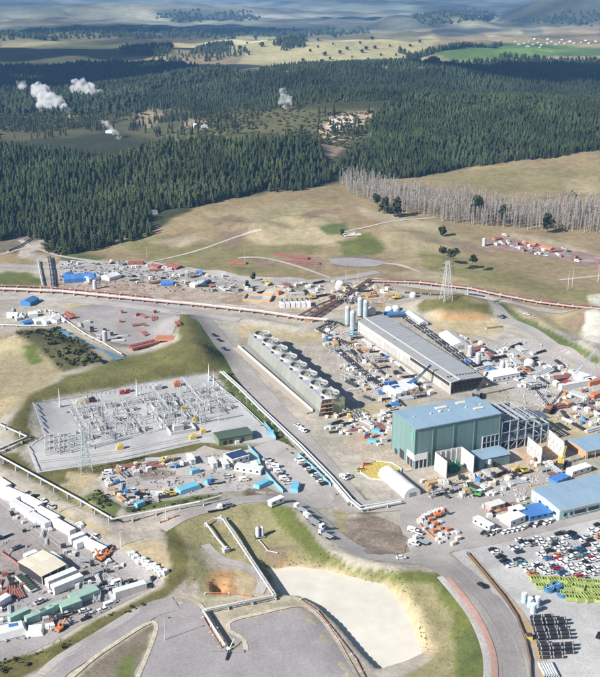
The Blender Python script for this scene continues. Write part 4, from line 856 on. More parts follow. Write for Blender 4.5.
for k in range(2):
    for i in range(14): bx(lb, 'louvre', M_DARK if (i+k) % 2 else M_BLACK, LL-.95+.12*k, .9+i*1.42, .6+3.1*k, .3, 1.3, 2.8)
for i in range(16): bx(lb, 'louvre', M_DARK, LL-44+i*2.7, -.1, 4.6, 2.5, .35, 1.6)
for i in range(24): bx(lb, 'wall_panel', paint('gallery_wall', (.42,.41,.39), .8), LL/24*(i+.5)-.5, .12, 0, LL/24-.14, .3, 4.4)
for i in range(10): bx(lb, 'roof_vent', M_DARK, LL-6.5, 1.5+i*1.9, 7.75-.05*i+(.2 if i>2 else 0), .5, .9, .5)
st = thing('concrete_strip', 'pale concrete strip along the foot of the long low building', 'wall', q0+Vector((0,0,0)), LA)
for i in range(12): bx(st, 'slab_section', M_PRE, 20+6.6*i, -4.2, .1, 6.5, 2.2, .6)
# ------------------------------------------------------------ vehicles
wheel_me = MB().tube((0,-.11,0),(0,.11,0), .34, 10).mesh('wheel', M_TYRE); bigw_me = MB().tube((0,-.16,0),(0,.16,0), .52, 10).mesh('wheel', M_TYRE)
CP = {}
BODY = {'white':(.80,.80,.79),'black':(.02,.021,.024),'navy':(.03,.05,.11),'red':(.50,.03,.04),'blue':(.06,.16,.36),'teal':(.10,.25,.28),'silver':(.50,.52,.54),'grey':(.20,.21,.22),'orange':(.58,.19,.07),'green':(.10,.36,.10),'yellow':(.66,.48,.08)}
def bodym(c): return mat('car_paint_'+c, BODY[c], .3, .03, 1, rnd=.06, spec=.5)
def wheels4(r, me, xs, y, z):
    for x in xs:
        for s in (-1, 1): ob('wheel', me, r, (x, s*y, z))
def vehicle(kind, c):
    k = (kind, c)
    if k in CP: return CP[k]
    m = bodym(c); r = thing({'car':'parked_car','ute':'pickup_truck','van':'van','bus':'coach','truck':'flatbed_truck'}[kind], 'x', {'car':'car','ute':'pickup','van':'van','bus':'coach','truck':'truck'}[kind])
    if kind == 'car':
        b = MB().side([(-2.2,.3),(2.2,.3),(2.25,.72),(1.95,.86),(1.0,.95),(-1.7,.98),(-2.25,.9)], -.86, .86); b.box(-.35,0,1.42,1.75,1.4,.06)
        b.build('body', m, r); MB().box(-.3,0,.93,2.75,1.6,.5,0,0,.64,.86).build('window', M_GLASS, r); wheels4(r, wheel_me, (-1.35,1.4), .82, .34)
    elif kind == 'ute':
        b = MB().side([(-2.5,.45),(2.45,.45),(2.5,.85),(2.1,1.05),(1.0,1.12),(-2.5,1.05)], -.88, .88); b.box(.15,0,1.68,1.5,1.45,.06); b.build('body', m, r)
        MB().box(.2,0,1.1,2.1,1.66,.6,0,0,.74,.88).build('window', M_GLASS, r); MB().box(-1.65,0,1.052,1.5,1.4,.03).build('tray', M_DARK, r); wheels4(r, wheel_me, (-1.5,1.5), .85, .36)
    elif kind == 'van':
        MB().side([(-2.5,.4),(2.4,.4),(2.5,.95),(1.9,1.15),(1.3,2.0),(1.1,2.1),(-2.45,2.1),(-2.5,1.9)], -.92, .92).build('body', m, r)
        MB().side([(1.34,1.2),(1.93,1.17),(1.36,1.95)], -.8, .8).box(.1,0,1.3,2.0,1.88,.5).build('window', M_GLASS, r); wheels4(r, wheel_me, (-1.5,1.6), .86, .36)
    elif kind == 'bus':
        MB().box(0,0,.5,11.5,2.5,2.6,0,0,.99,.94).build('body', m, r); MB().box(.1,0,1.7,10.6,2.54,.85).build('window', M_GLASS, r); wheels4(r, bigw_me, (-3.6,3.8), 1.15, .52)
    else:
        MB().box(2.9,0,.7,1.9,2.3,1.9,0,0,.86,.94).build('cab', m, r); MB().box(3.3,0,1.6,1.14,2.2,.6,0,0,.8,.97).build('window', M_GLASS, r)
        MB().box(-.9,0,1.0,5.6,2.4,.18).box(0,0,.6,7,.8,.4).build('tray', M_GREY, r); wheels4(r, bigw_me, (-2.6,-1.3,2.8), 1.05, .52)
    CP[k] = Kind(r); return CP[k]
WD = {'car':'car','ute':'pickup','van':'van','bus':'coach','truck':'flatbed truck'}
def row(where, items, yw=G, group=None, kind='car'):
    """items: px, py, colour[, kind]; labels tell colour and place in the row"""
    for i, it in enumerate(sorted(items)):
        k = it[3] if len(it) > 3 else kind
        vehicle(k, it[2]).put(P(it[0], it[1], .2), yw+random.uniform(-.09, .09)+(PI if random.random() < .4 else 0), f'{it[2]} {WD[k]} {where}, {ORD[i]} from left', group or 'vehicles parked on the site', .86 if k == 'car' else .9)
w='white'; k='black'
row('by the kerb below the workshop', [(505,533,w),(509,532,w),(514,531,w),(519,530,w),(524,529,w),(532,526,k),(536,526,w),(541,524,k),(546,524,w),(551,522,w)], rad(48), 'cars parked beside the workshop road')
row('at the left end of the roadside rank', [(484,534,k),(488,535,'grey','ute'),(493,534,w,'ute'),(497,532,w)], rad(48), 'cars parked beside the workshop road')
row('in the leftmost column of the car park', [(493,551,k),(496,553.5,w),(500,558,k),(504,562,k),(508,565,'navy'),(511,567,w),(518,561,k),(521,563.5,'teal'),(525,567,w),(529,572,w),(532,575,'orange')], rad(14), 'cars in the gravel car park')
row('in the second column of the car park', [(531,543,k),(533.5,546,'grey'),(537,539.5,w),(540,542.5,w),(543,545.5,w),(546,548.5,w),(541,555,w),(545,558,w),(549,560,'blue'),(550,552,k),(557,556.5,'orange'),(554,559,w)], rad(14), 'cars in the gravel car park')
row('at the top of the car park', [(559,535,k),(562,534,'grey'),(571,534,k),(573.5,537,k),(576,539,'navy')], rad(18), 'cars in the gravel car park')
row('in the third column of the car park', [(557,569.5,'red'),(561,573,'blue'),(564,575.5,'navy'),(568,577,'silver'),(567,565,w),(570,568,w),(573,571,w),(576,573,w),(580,577.5,'red'),(584,580,'grey')], rad(14), 'cars in the gravel car park')
row('in the right column of the car park', [(586,546.5,k),(579,550,'blue'),(583,553,'navy'),(586,556,'teal'),(590,559,'red'),(593,562,w),(592,553,w),(596,556,w),(599,560,w),(598,570,w)], rad(14), 'cars in the gravel car park')
row('at the top right edge of the car park', [(592,531,w),(595,534,w),(598,526,k),(601,530,w),(600,538,'orange')], rad(18), 'cars in the gravel car park')
vehicle('car','black').put(P(482,587,.25), rad(-52), 'lone black car driving on the sealed road beside the grass mound')
vehicle('car','white').put(P(401,559,.25), rad(8), 'lone white car on the service road at the foot of the mud patch')
vehicle('car','black').put(P(599,637,.2), rad(60), 'black car alone on the pale ground right of the black pipe stack')
row('on the gravel corner by the junction', [(413,532,w,'van'),(418,534,w,'ute'),(421,543,w,'truck'),(414,545,w,'van')], rad(-35), 'white site vehicles at the junction')
row('on the road above the mound', [(214,511,w,'truck'),(221,509,w,'ute'),(228,507,'grey','ute')], rad(16), 'vehicles on the service road')
row('in the convoy on the bend above the mound', [(301,511,w,'truck'),(308,518,w,'van'),(313,522,'silver','truck'),(318,527,w,'truck'),(326,537,'silver','truck')], rad(-48), 'white trucks on the bend')
row('under the blue cloth fence in the lower lot', [(302,464,w,'van'),(306,467,k),(309,470,w),(312,473,k),(315,476,w),(318,479,'grey'),(321,482,w),(324,485,k),(299,461,w,'ute')], rad(20), 'vehicles along the blue cloth fence')
row('in the middle rank of the lower lot', [(267,461,'silver','ute'),(270,464,w,'ute'),(274,468,w,'van'),(278,473,w,'van'),(281,476,'grey','ute'),(284,480,w,'van'),(288,484,w,'ute'),(276,471,k)], rad(5), 'vehicles in the lower lot')
row('beside the grassy strip along the diagonal road', [(298,427,w,'ute'),(303,432,w,'van'),(344,479,w,'van'),(348,477,w,'ute'),(219,341,k),(214,336,k),(224,350,'navy','ute')], rad(-50), 'vehicles along the diagonal road')
row('in the lot below the substation', [(107,474,w,'van'),(120,470,w,'ute'),(133,492,w,'ute'),(139,495,k),(176,467,w,'truck'),(215,484,'blue','truck'),(228,478,w,'ute'),(244,481,w,'van'),(161,496,w,'van')], rad(12), 'vehicles in the lot below the substation')
row('on the upper works strip', [(72,266,w),(98,265,'grey'),(104,264,w),(112,264,k),(120,266,w),(118,274,'grey','ute'),(127,274,w,'ute'),(134,277,k),(141,278,w),(150,277,'silver','ute'),(158,278,w),(163,279,k),(172,279,w,'ute'),(183,283,w,'van'),(206,286,'grey','ute'),(219,287,w),(225,289,k,'ute')], rad(15), 'vehicles along the upper works strip')
row('at the right of the works strip', [(232,288,w,'van'),(240,291,'grey','ute'),(246,286,w),(214,291,'silver','ute')], rad(40), 'vehicles along the upper works strip')
row('on the red gravel yard below the poplars', [(516,248,w),(532,254,'grey'),(564,249,w,'ute'),(569,252,k),(577,262,w,'van'),(546,256,w)], rad(-15), 'vehicles on the red gravel yard')
row('near the pylon knoll', [(500,318,'grey','ute'),(503,317,k),(527,315,w,'ute'),(505,236,w,'van')], rad(-30), 'vehicles near the knoll')
row('on the open ground by the yellow tank base', [(361,471,'yellow','ute'),(366,466,'orange','ute'),(393,410,w,'ute'),(384,417,w,'van'),(389,407,k),(372,437,'blue','truck'),(367,438,'orange','ute')], rad(20), 'site vehicles by the yellow tank base')
row('by the yard fence in the storage yard', [(28,560,'teal','truck'),(17,549,'grey','ute'),(54,592,w,'ute'),(40,603,w,'ute'),(2,538,'orange','truck'),(34,498,k,'ute'),(26,503-8,'silver','ute')], rad(40), 'vehicles in the storage yard')
row('at the foot of the bank in the storage yard', [(86,620,k),(91,616,'silver','ute'),(98,613,w),(104,611,w,'ute'),(110,606,w,'van'),(147,585,k,'truck'),(60,628,'white','truck')], rad(30), 'vehicles at the foot of the bank')
row('in the car park rank above the lime frames', [(536,566,w),(539,568,k),(542,570,w),(545,572,'silver'),(548,574,w)], rad(14), 'cars in the gravel car park')
row('in the middle of the car park', [(563,545,w),(566,548,'silver'),(569,551,w),(572,553,k),(575,556,w),(578,559,'grey')], rad(14), 'cars in the gravel car park')
row('at the lower right of the car park', [(588,568,w),(591,570.5,k),(594,573,w),(597,575,'silver'),(588,575,w)], rad(14), 'cars in the gravel car park')
row('in the top rank of the car park below the road', [(520,541,w),(523,543.5,k),(526,546,w),(513,548,'silver'),(516,550.5,w),(519,553,'navy'),(552,540,w),(555,542.5,'grey'),(566,539,w)], rad(14), 'cars in the gravel car park')
row('in the inner rank of the car park', [(559,549,w),(556,546,k),(562,552,w),(565,555,'silver'),(561,562,w),(558,560,'red'),(564,564,w),(552,566,w),(555,568.5,'navy'),(570,560,w)], rad(14), 'cars in the gravel car park')
row('at the far right rank of the car park', [(584,541,w),(587,538,'silver'),(590,541.5,k),(596,546,w),(599,549,w),(602,552,'navy'),(581,566,w),(584,564,k),(587,561,w)], rad(14), 'cars in the gravel car park')
row('near the mint containers', [(84,612,w),(66,616,'silver','ute'),(112,588,w,'ute'),(118,584,w,'van'),(104,585,k)], rad(30), 'vehicles near the mint containers')
row('behind the container rank by the yard fence', [(44,502,w),(52,508,'silver','ute'),(80,527,w,'van'),(96,538,w,'ute'),(112,549,k)], rad(-45), 'vehicles by the yard fence')
# ------------------------------------------------------------ containers, cabins, tents, bags
KC = {}
def container_kind(L, c, m, h=2.6, Wd=2.44):
    key = (round(L), c, h, Wd)
    if key in KC: return KC[key]
    r = thing('shipping_container', 'x', 'container'); nb = int(L*1.6)
    mb = MB(); xs = np.linspace(-L/2+.12, L/2-.12, nb*2+1); n = len(xs)
    for s in (-1, 1):
        o = len(mb.v)
        for i, x in enumerate(xs):
            y = s*(Wd/2-(.0 if (i//1) % 2 else .06)); mb.v += [(x, y, .15), (x, y, h-.1)]
        for i in range(n-1):
            a = o+2*i; f = (a, a+2, a+3, a+1); mb.f.append(f if s < 0 else f[::-1]); mb.m.append(0)
    mb.box(0,0,h-.12,L-.1,Wd-.06,.1); mb.box(0,0,.1,L-.1,Wd-.1,.08); mb.box(-L/2+.1,0,.15,.08,Wd-.15,h-.3); mb.build('body', m, r)
    for x in (-L/2+.06, L/2-.06):
        for s in (-1, 1): bx(r, 'corner_post', m, x, s*(Wd/2-.06), 0, .13, .13, h)
    for s in (-1, 1): bx(r, 'door', m, L/2-.02, s*Wd/4, .2, .06, Wd/2-.12, h-.35)
    for s in (-1, 1): bx(r, 'rail', m, 0, s*(Wd/2-.05), h-.13, L-.1, .1, .13)
    KC[key] = Kind(r); return KC[key]
def cabin_kind(L, c, m, Wd=3, h=2.8):
    key = ('cab', round(L), c, round(Wd))
    if key in KC: return KC[key]
    r = thing('site_cabin', 'x', 'cabin'); MB().box(0,0,.25,L,Wd,h-.3).build('wall', m, r); bx(r, 'roof', mat('cabin_roof_'+c, (.74,.73,.70), .6, .06, .8), 0, 0, h-.05, L+.25, Wd+.25, .16)
    for i in range(max(2, int(L/3))):
        x = -L/2+(i+.5)*L/max(2, int(L/3))
        for s in (-1, 1): bx(r, 'window', M_GLASS, x, s*(Wd/2+.005), 1.2, 1.1, .05, .9)
    bx(r, 'door', M_GREY, L/2+.005, 0, .3, .05, .9, 2.0)
    KC[key] = Kind(r); return KC[key]
def tent_kind(L, Wd, h, m, c, arch=False):
    key = ('tent', round(L), round(Wd), c)
    if key in KC: return KC[key]
    r = thing('marquee', 'x', 'tent')
    if arch: prof = [(Wd/2*math.cos(PI*i/12), .3+h*math.sin(PI*i/12)**.8) for i in range(13)]; prof = [(Wd/2, 0)]+prof+[(-Wd/2, 0)]
    else: prof = [(Wd/2,0),(Wd/2,h*.62),(0,h),(-Wd/2,h*.62),(-Wd/2,0)]
    nb = max(3, int(L/4))
    for i in range(nb):
        mb = MB(); x0, x1 = -L/2+L/nb*i+.04, -L/2+L/nb*(i+1)-.04; n = len(prof)
        vs = [(x, y, z) for x in (x0, x1) for y, z in prof]
        mb.add(vs, [(j, j+1, n+j+1, n+j) for j in range(n-1)]+[tuple(range(n-1,-1,-1)), tuple(range(n, 2*n))]); mb.build('canopy_bay', m, r)
    bx(r, 'door', M_GREY, L/2+.02, 0, 0, .06, Wd*.4, h*.5)
    KC[key] = Kind(r); return KC[key]
def along(a, b): p, q = P(*a), P(*b); return (p+q)/2+Vector((0,0,.12)), yaw(p, q), (q-p).length
def box_line(kind, a, b, label, group=None, L=None, c='white', m=None, Wd=2.44, h=2.6, dz=0):
    p, y, l = along(a, b); l = L or l; m = m or M_WHITE; p.z += dz
    K = container_kind(l, c, m, h, Wd) if kind == 'c' else cabin_kind(l, c, m, Wd, h) if kind == 'k' else tent_kind(l, Wd, h, m, c, kind == 'a')
    return K.put(p, y, label, group)
CG = 'white containers in the storage yard'
for a, b, lab, Wd, h in (((-4,482),(9,491),'white container at the upper left frame edge, behind the others in the rank',3,2.9),((1,494),(21,502.5),'big white double width container, second in the rank along the yard fence',5.4,3.1),((13,506),(33,517.5),'white container in the front file, right of the big double width one',3,2.9),
    ((24,501),(41,510),'white container in the back file with black gear beside it',3,2.9),((30,518),(48,529),'white container at the front tip of the rank with a grey top hatch',3,2.9),((38,513),(58,523.5),'white container in the back file with a pale blue hatch on top',3,2.9),
    ((54,525),(73,536),'plain white container alone on the right of the rank',3,2.9),((70,544),(84,538.5),'white short container, left of a twin pair past the rank',3,2.8),((75,549),(89,543),'white short container, right of a twin pair past the rank',3,2.8),((86,546),(104,554.5),'white container next to the orange loader truck',3,2.9)):
    box_line('c', a, b, lab, CG, Wd=Wd, h=h)
box_line('c', (47,588),(76,576), 'long white trailer body, upper of two side by side in the storage yard', 'long white trailers', Wd=3, h=3.4); box_line('c', (53,594),(82,582), 'long white trailer body, lower of two side by side in the storage yard', 'long white trailers', Wd=3, h=3.4)
box_line('c', (115,599),(145,589), 'long white trailer parked along the foot of the bank', 'long white trailers', Wd=3, h=3.4)
M_MINT = mat('mint_container', (.34,.50,.42), .6, .1, .5)
for a, b, lab, Wd, L in (((60,612),(80,604.5),'large mint green container, left of the big pair in the yard',5,9),((71,604),(97,593.5),'large mint green container, right of the big pair in the yard',5.2,12.5),((49,613),(62,608),'mint green container with a dark open end beside the big pair',2.6,6),((41,618),(53,612.5),'pale topped mint container, third from the left in the short row',2.6,6),
    ((33,621),(46,615.5),'mint container, second from the left in the short row',2.6,6),((27,624),(38,619.5),'mint container, leftmost of the short row',2.6,6),((11,623),(27,615.5),'long dark green container behind the white tarpaulins',2.6,9)):
    box_line('c', a, b, lab, 'green containers in the storage yard', c='mint', m=M_MINT, Wd=Wd*.88, L=L*.86, h=2.9)
box_line('c', (-6,609),(9,600), 'white container cut by the left frame edge in the storage yard', CG, Wd=3)
box_line('c', (25,561),(37,556), 'white container with a blue cover on its end by the cream shed', CG, Wd=2.5); box_line('c', (28,566),(42,560), 'white container along the back of the cream shed', CG, Wd=2.5); box_line('c', (50,558),(60,565), 'small white container at the right of the cream shed', CG, Wd=2.5); box_line('c', (57,564),(66,572), 'small white container in front of the shaded gap by the cream shed', CG, Wd=2.5)
sh = hall('storage_shed', 'cream roofed shed with a dark open side in the storage yard', 'shed', P(42,585,.1), yaw(P(42,585), P(62,575)), 11, 15, 3.6, M_DARK, M_CREAM, .5, 4, 0)  # solid walls coloured dark to stand for shade in the open side
for i in range(4): bx(sh, 'post', M_WHITE, .2+i*3.5, -.15, 0, .25, .25, 3.5)
for i in range(4): bx(sh, 'crate', M_TIMB if i % 2 else M_GREY, 1.8+i*2.5, -.6, 0, 1.4, 1, 1.1)
pl_ = P(26,586); pln = thing('long_planter', 'long open trailer of dark green rolls left of the cream shed', 'trailer', P(26,585,.1), yaw(P(18,575), P(34,591)))
bx(pln, 'tray', M_WHITE, 0,0,.6,13,3,.5)
for i in range(8): MB().tube((-5.6+i*1.6,-1.1,1.3),(-5.6+i*1.6,1.1,1.3), .55, 8).build('roll', M_GRNR, pln)
for x in (-4,4): wheels4(pln, bigw_me, (x,), 1.2, .5)
# cabins and tents over the works
box_line('a', (386,474.5),(412.5,497), 'long white arched tent beside the yellow tank base', Wd=8.2, h=4)
box_line('t', (446,337),(461,349), 'big white marquee beyond the black pipelines', Wd=10, h=4.5); box_line('t', (409,314),(424,326), 'long low white tent under the orange cut bank', Wd=6, h=3)
box_line('k', (488,381),(515,376), 'white cabin block with dark windows at the end of the long building', Wd=9, h=3.6, c='block')
box_line('c', (560,390),(592,384), 'long white container by the crane at the right', 'white units by the crane', Wd=3, h=3); box_line('c', (575,377),(594,384), 'white container behind the crane boom', 'white units by the crane', Wd=6, h=3)
box_line('c', (588,386),(604,382), 'orange red container at the right frame edge by the crane', c='orange', m=M_ORNG, Wd=3); box_line('c', (592,399),(606,394), 'orange red container at the right frame edge, below another', c='orange', m=M_ORNG, Wd=3)
for i, (px, py) in enumerate(((394,396),(400,393.5),(406,391.5),(412,389.5))): box_line('c', (px-9,py-6),(px+5,py+3.5), f'white roofed store behind the power house, {ORD[i]} of four from the left', 'white stores behind the power house', Wd=3.4, h=3, L=13)
box_line('k', (228,463),(245,458), 'white site office with a blue panelled roof below the control building', Wd=8, h=3, c='office'); so_ = box_line('k', (236,478-8),(262,474), 'long white site office along the front of the blue roofed one', Wd=4, h=2.8)
for a, b, lab in (((221,462),(228,471),'white cabin left of the blue roofed site office'),((210,461),(216,470),'white cabin second left of the blue roofed site office'),((248,458),(262,482),'long white cabin right of the blue roofed site office'),((187,456),(195,468),'pale grey cabin beside a blue cover below the substation'),((272,506),(280,503),'white cabin by the road fork')):
    box_line('k', a, b, lab, 'white cabins in the lower lot', L=7)
bp = P(237,460.5,.1); sp = thing('solar_array', 'dark blue panels lying on the white site office roof', 'solar panels', bp+Vector((0,0,3.15)), along((228,463),(245,458))[1])
for i in range(5): bx(sp, 'panel', M_NAVY, -3.6+i*1.8, 0, .02, 1.7, 6.4, .1)
box_line('k', (505,525),(520,519), 'white topped cabin with an orange end, left of the blue tarpaulin', Wd=6, h=3, c='orange_end'); box_line('k', (511,516),(522,513), 'white cabin behind the orange ended one', Wd=4, h=3, L=6); box_line('k', (488,511),(502,507), 'pink roofed cabin by the yellow tank', Wd=4, h=2.8, c='pink', m=M_PINK); box_line('k', (478,524),(489,530), 'long white cabin at the head of the roadside rank', Wd=3, h=2.8, L=9)
box_line('k', (533,515),(545,512.5), 'bright blue tarpaulin roofed shelter beside the workshop', Wd=9, h=2.2, c='blue', m=M_BLUE, L=15)
KC[('cab', 15, 'blue', 9)].r.children[1].data.materials[0] = mat('blue_tarpaulin', (.07,.20,.50), .6, .15, .8)
box_line('k', (552,484),(566,478), 'blue covered stack at the back wall of the workshop', Wd=5, h=1.8, c='blue2', m=M_BLUE, L=9); KC[('cab', 9, 'blue2', 5)].r.children[1].data.materials[0] = MATS['blue_tarpaulin']
box_line('k', (569,476),(588,470), 'long white cabin at the back of the workshop', Wd=4, h=2.8, c='bk')
box_line('t', (88,283-2),(94,279), 'white marquee, left of two on the upper works strip', 'white marquees on the upper strip', Wd=8, h=4, L=12); box_line('t', (106,280),(116,277), 'white marquee, right of two on the upper works strip', 'white marquees on the upper strip', Wd=9, h=4, L=12)
bt = tent_kind(22, 14, 5, MATS['blue_tarpaulin'], 'blue'); bt.put(P(79,280,.1), rad(14), 'big bright blue tent on the upper works strip')
tent_kind(7, 5, 3, MATS['blue_tarpaulin'], 'blue').put(P(68,276,.1), rad(60), 'small bright blue tent touching the big blue one')
tent_kind(9, 6, 3.4, MATS['blue_tarpaulin'], 'blue').put(P(167,285,.1), rad(10), 'small blue tent with a white flap on the works strip'); tent_kind(5, 4, 3, MATS['blue_tarpaulin'], 'blue').put(P(199,274,.1), rad(0), 'tiny blue tent alone by the red stacks')
box_line('t', (192,287),(203,284), 'white marquee next to a dark blue cover on the works strip', Wd=6, h=3.2)
box_line('c', (204,286),(210,283), 'dark blue container right of the white marquee', c='navy', m=M_NAVY)
box_line('t', (25,306),(34,301), 'blue roofed store in the upper left yard', Wd=8, h=4, c='bluea', m=M_BLUE); box_line('t', (22,325),(38,321), 'blue covered stack along the fence of the upper left yard', Wd=5, h=2.5, c='blueb', m=M_BLUE)
for i, (px, py, s) in enumerate(((13,317,7),(33,316,6),(40,322,9),(47,322,9),(54,321,10),(22,318,4))): tent_kind(s, s*.8, 3.2, M_WHITE, f'w{i}').put(P(px,py,.1), rad(20*i), f'white tent in the upper left yard, {ORD[(0,2,3,4,5,1)[i]]} from the left', 'white tents in the upper left yard')
box_line('t', (58,334-18),(66,323), 'small white marquee right of the white tent cluster', Wd=3, h=2, c='s')
# red oxide steel stacks: each a stack of long plates
def stack_kind(key, L, Wd, n, m, h):
    r = thing('plate_stack', 'x', 'stack')
    for i in range(n): MB().box(0, -Wd/2+Wd/n*(i+.5), .1, L*random.uniform(.92, 1), Wd/n-.18, h*random.uniform(.8, 1.1)).build('plate', m, r)
    for x in (-L*.35, L*.35): bx(r, 'bearer', M_TIMB, x, 0, -.1, .3, Wd, .2)
    return Kind(r)
M_REDC = mat('red_oxide_sheets', (.33,.12,.10), .7, .2, .5, rnd=.15); M_ORC = mat('orange_sheets', (.50,.21,.12), .7, .12, .5)
RSK = stack_kind('a', 14, 6, 5, M_REDC, 1.6)
for a, b, lab, m, s in (((129,350),(157,342),'long dark red stack of steel in the dark upper yard','r',(1.35,1.2,1)),((157,342),(175,337),'bright orange stack of steel at the end of the long red one','o',(.9,1.25,1)),((62,312),(76,321),'red steel stack lying beside the upper left tents','r',(1,.9,.8)),
    ((130,264),(142,264),'red stack behind the upper works strip, left of three','r',(.9,1,1)),((151,266),(160,268),'red stack behind the upper works strip, middle of three','r',(.7,1,1)),((166,266),(180,269),'red stack behind the upper works strip, right of three','r',(1,1.4,1.2)),((230,263),(246,264),'red stack on the grassy slope by the small track','r',(1,.7,.8)),
    ((276,255),(308,259),'long row of red pipe lengths on the brown slope','r',(2.1,.7,.7)),((288,262),(318,264),'dull red row of pipe lengths below another on the brown slope','r',(2,.7,.5)),((494,240),(500,239),'orange red stack at the upper corner of the gravel yard','o',(.6,.8,1)),((524,243),(536,246),'orange red stack on the red gravel yard, left of two','o',(.9,.9,1)),((541,247),(553,250),'orange red stack on the red gravel yard, right of two','o',(.9,.9,1)),((176,322),(181,328),'small red crate pile on the grass ridge','r',(.5,.6,1))):
    p, y, l = along(a, b); o = RSK.put(p, y, lab, 'red steel stacks', s)
    if m == 'o':
        for c in o.children:
            if c.name.startswith('plate'):
                c.data = c.data.copy(); c.data.materials[0] = M_ORC
# black pipes in the stack at lower right: every pipe its own thing
def pipe_kind(L, r, m, n=10):
    t = thing('steel_pipe', 'x', 'pipe'); mb = MB(); mb.ring(0,0,0,[(r,-L/2),(r,L/2),(r*.84,L/2),(r*.84,-L/2),(r,-L/2)], n)
    mb.v = [(z, y, x) for x, y, z in mb.v]; mb.build('shell', m, t)
    for s in (-1, 1): q = MB(); q.ring(0,0,0,[(r*1.03,-.2),(r*1.03,.2)], n); q.v = [(z+s*(L/2-.5), y, x) for x, y, z in q.v]; q.build('band', M_GREY, t)
    return Kind(t)
BPK = pipe_kind(3.95, .54, M_BLKP)
p0 = P(530,619); p1 = P(538,659); nrow = 12
for i in range(nrow):
    base = p0.lerp(p1, i/(nrow-1))
    for j in range(3):
        for z in range(2):
            if (i, j) in ((7,1),(7,2),(0,2),(11,2)) or (z == 1 and (i % 4 == 3 or i > 9)): continue
            d = Vector((2.1+j*4.05+random.uniform(-.2,.2)+.05*i, .35*j-(.65 if z else 0), z*.97+.7))
            where = 'the top layer' if z else 'the bottom layer'
            BPK.put(base+d, rad(4)+random.uniform(-.015,.015), f'black pipe in {where} of the big stack, {ORD[i]} row from the top, '+('left','middle','right')[j], 'black pipes in the big stack')
SPK = pipe_kind(7, .5, M_GALV)
for i in range(6): SPK.put(P(542+i*2.5,671,.6), rad(95), f'grey pipe below the black stack, {ORD[i]} from the left', 'grey pipes below the black stack')
# lime yellow formwork frames
fw = thing('formwork_frame', 'x', 'formwork'); L_, W_, h_ = 4.6, 2.6, 1.6
for s in (-1, 1): bx(fw, 'side_rail', M_LIME, 0, s*W_/2, .2, L_, .25, h_)
for s in (-1, 1): bx(fw, 'end_rail', M_LIME, s*(L_/2-.1), 0, .2, .25, W_-.3, h_)
for i in range(3): bx(fw, 'cross_bar', M_LIME, -1.1+i*1.1, 0, h_+.0, .32, W_-.2, .22)
bx(fw, 'infill', M_GRNR, 0, 0, .7, L_-.3, W_-.3, .1); FW = Kind(fw)
n = 0
for r_, (a, b, cnt) in enumerate((((536,581),(606,585),9),((541,588.0),(606,591),8),((566,596),(608,599),5),((572,600),(608,603),5))):
    for i in range(cnt):
        t = i/(cnt-1); px = a[0]+(b[0]-a[0])*t; py = a[1]+(b[1]-a[1])*t
        if r_ == 1 and 548 < px < 566: continue
        FW.put(P(px, py, .15), random.uniform(-.4, .4)-.08, f'lime yellow formwork frame in the {("back","second","third","front")[r_]} row, {ORD[i]} from the left', 'lime formwork frames', random.uniform(.75, 1.0))
tb_ = thing('open_tank', 'x', 'tank'); q = MB(); q.ring(0,0,0,[(1.9,0),(1.9,1.6),(1.7,1.6),(1.7,.4),(.1,.4)], 20); q.build('shell', paint('blue_tank', (.06,.20,.36)), tb_); bx(tb_, 'cross_bar', M_SILV, 0,0,1.5,3.5,.3,.14)
q = MB(); q.ring(0,0,0,[(1.97,.9),(2.03,1.0),(1.97,1.1)], 20); q.build('hoop', M_NAVY, tb_); TB = Kind(tb_)
for px, py, lab in ((549,591,'round blue open tank, left of three by the lime frames'),(557,588,'round blue open tank half hidden behind the other two'),(562,596,'round blue open tank, right of three by the lime frames')): TB.put(P(px,py,.1), .5, lab, 'blue open tanks')
dr = thing('standing_drum', 'x', 'drum'); MB().tube((0,0,0),(0,0,3.6), 1.05, 16).build('body', paint('pale_blue_drum', (.42,.55,.68)), dr)
for z in (.5,1.8,3.2): q = MB(); q.ring(0,0,0,[(1.07,z-.1),(1.13,z),(1.07,z+.1)], 16); q.build('hoop', M_SILV, dr)
MB().tube((0,0,3.6),(0,0,3.75), .98, 16).build('lid', M_WHITE, dr); DR = Kind(dr)
for i, (px, py) in enumerate(((524,602),(530,607),(533,613),(537,606))): DR.put(P(px,py,.1), 0, f'tall pale blue drum above the black pipe stack, {ORD[i]} from the left', 'pale blue drums')
vb_ = P(531,643,.2); dz_ = thing('site_marker_cube', 'x', 'box')
dz_['label'] = 'yellow equipment box at the foot of the dark road wall'; dz_['category'] = 'box'; dz_.location = P(529,639,.2); bx(dz_, 'case', M_YEL, 0,0,0,2,2,1.5); bx(dz_, 'lid', M_DARK, 0,0,1.5,2.1,2.1,.1); dz_.name = 'equipment_box'
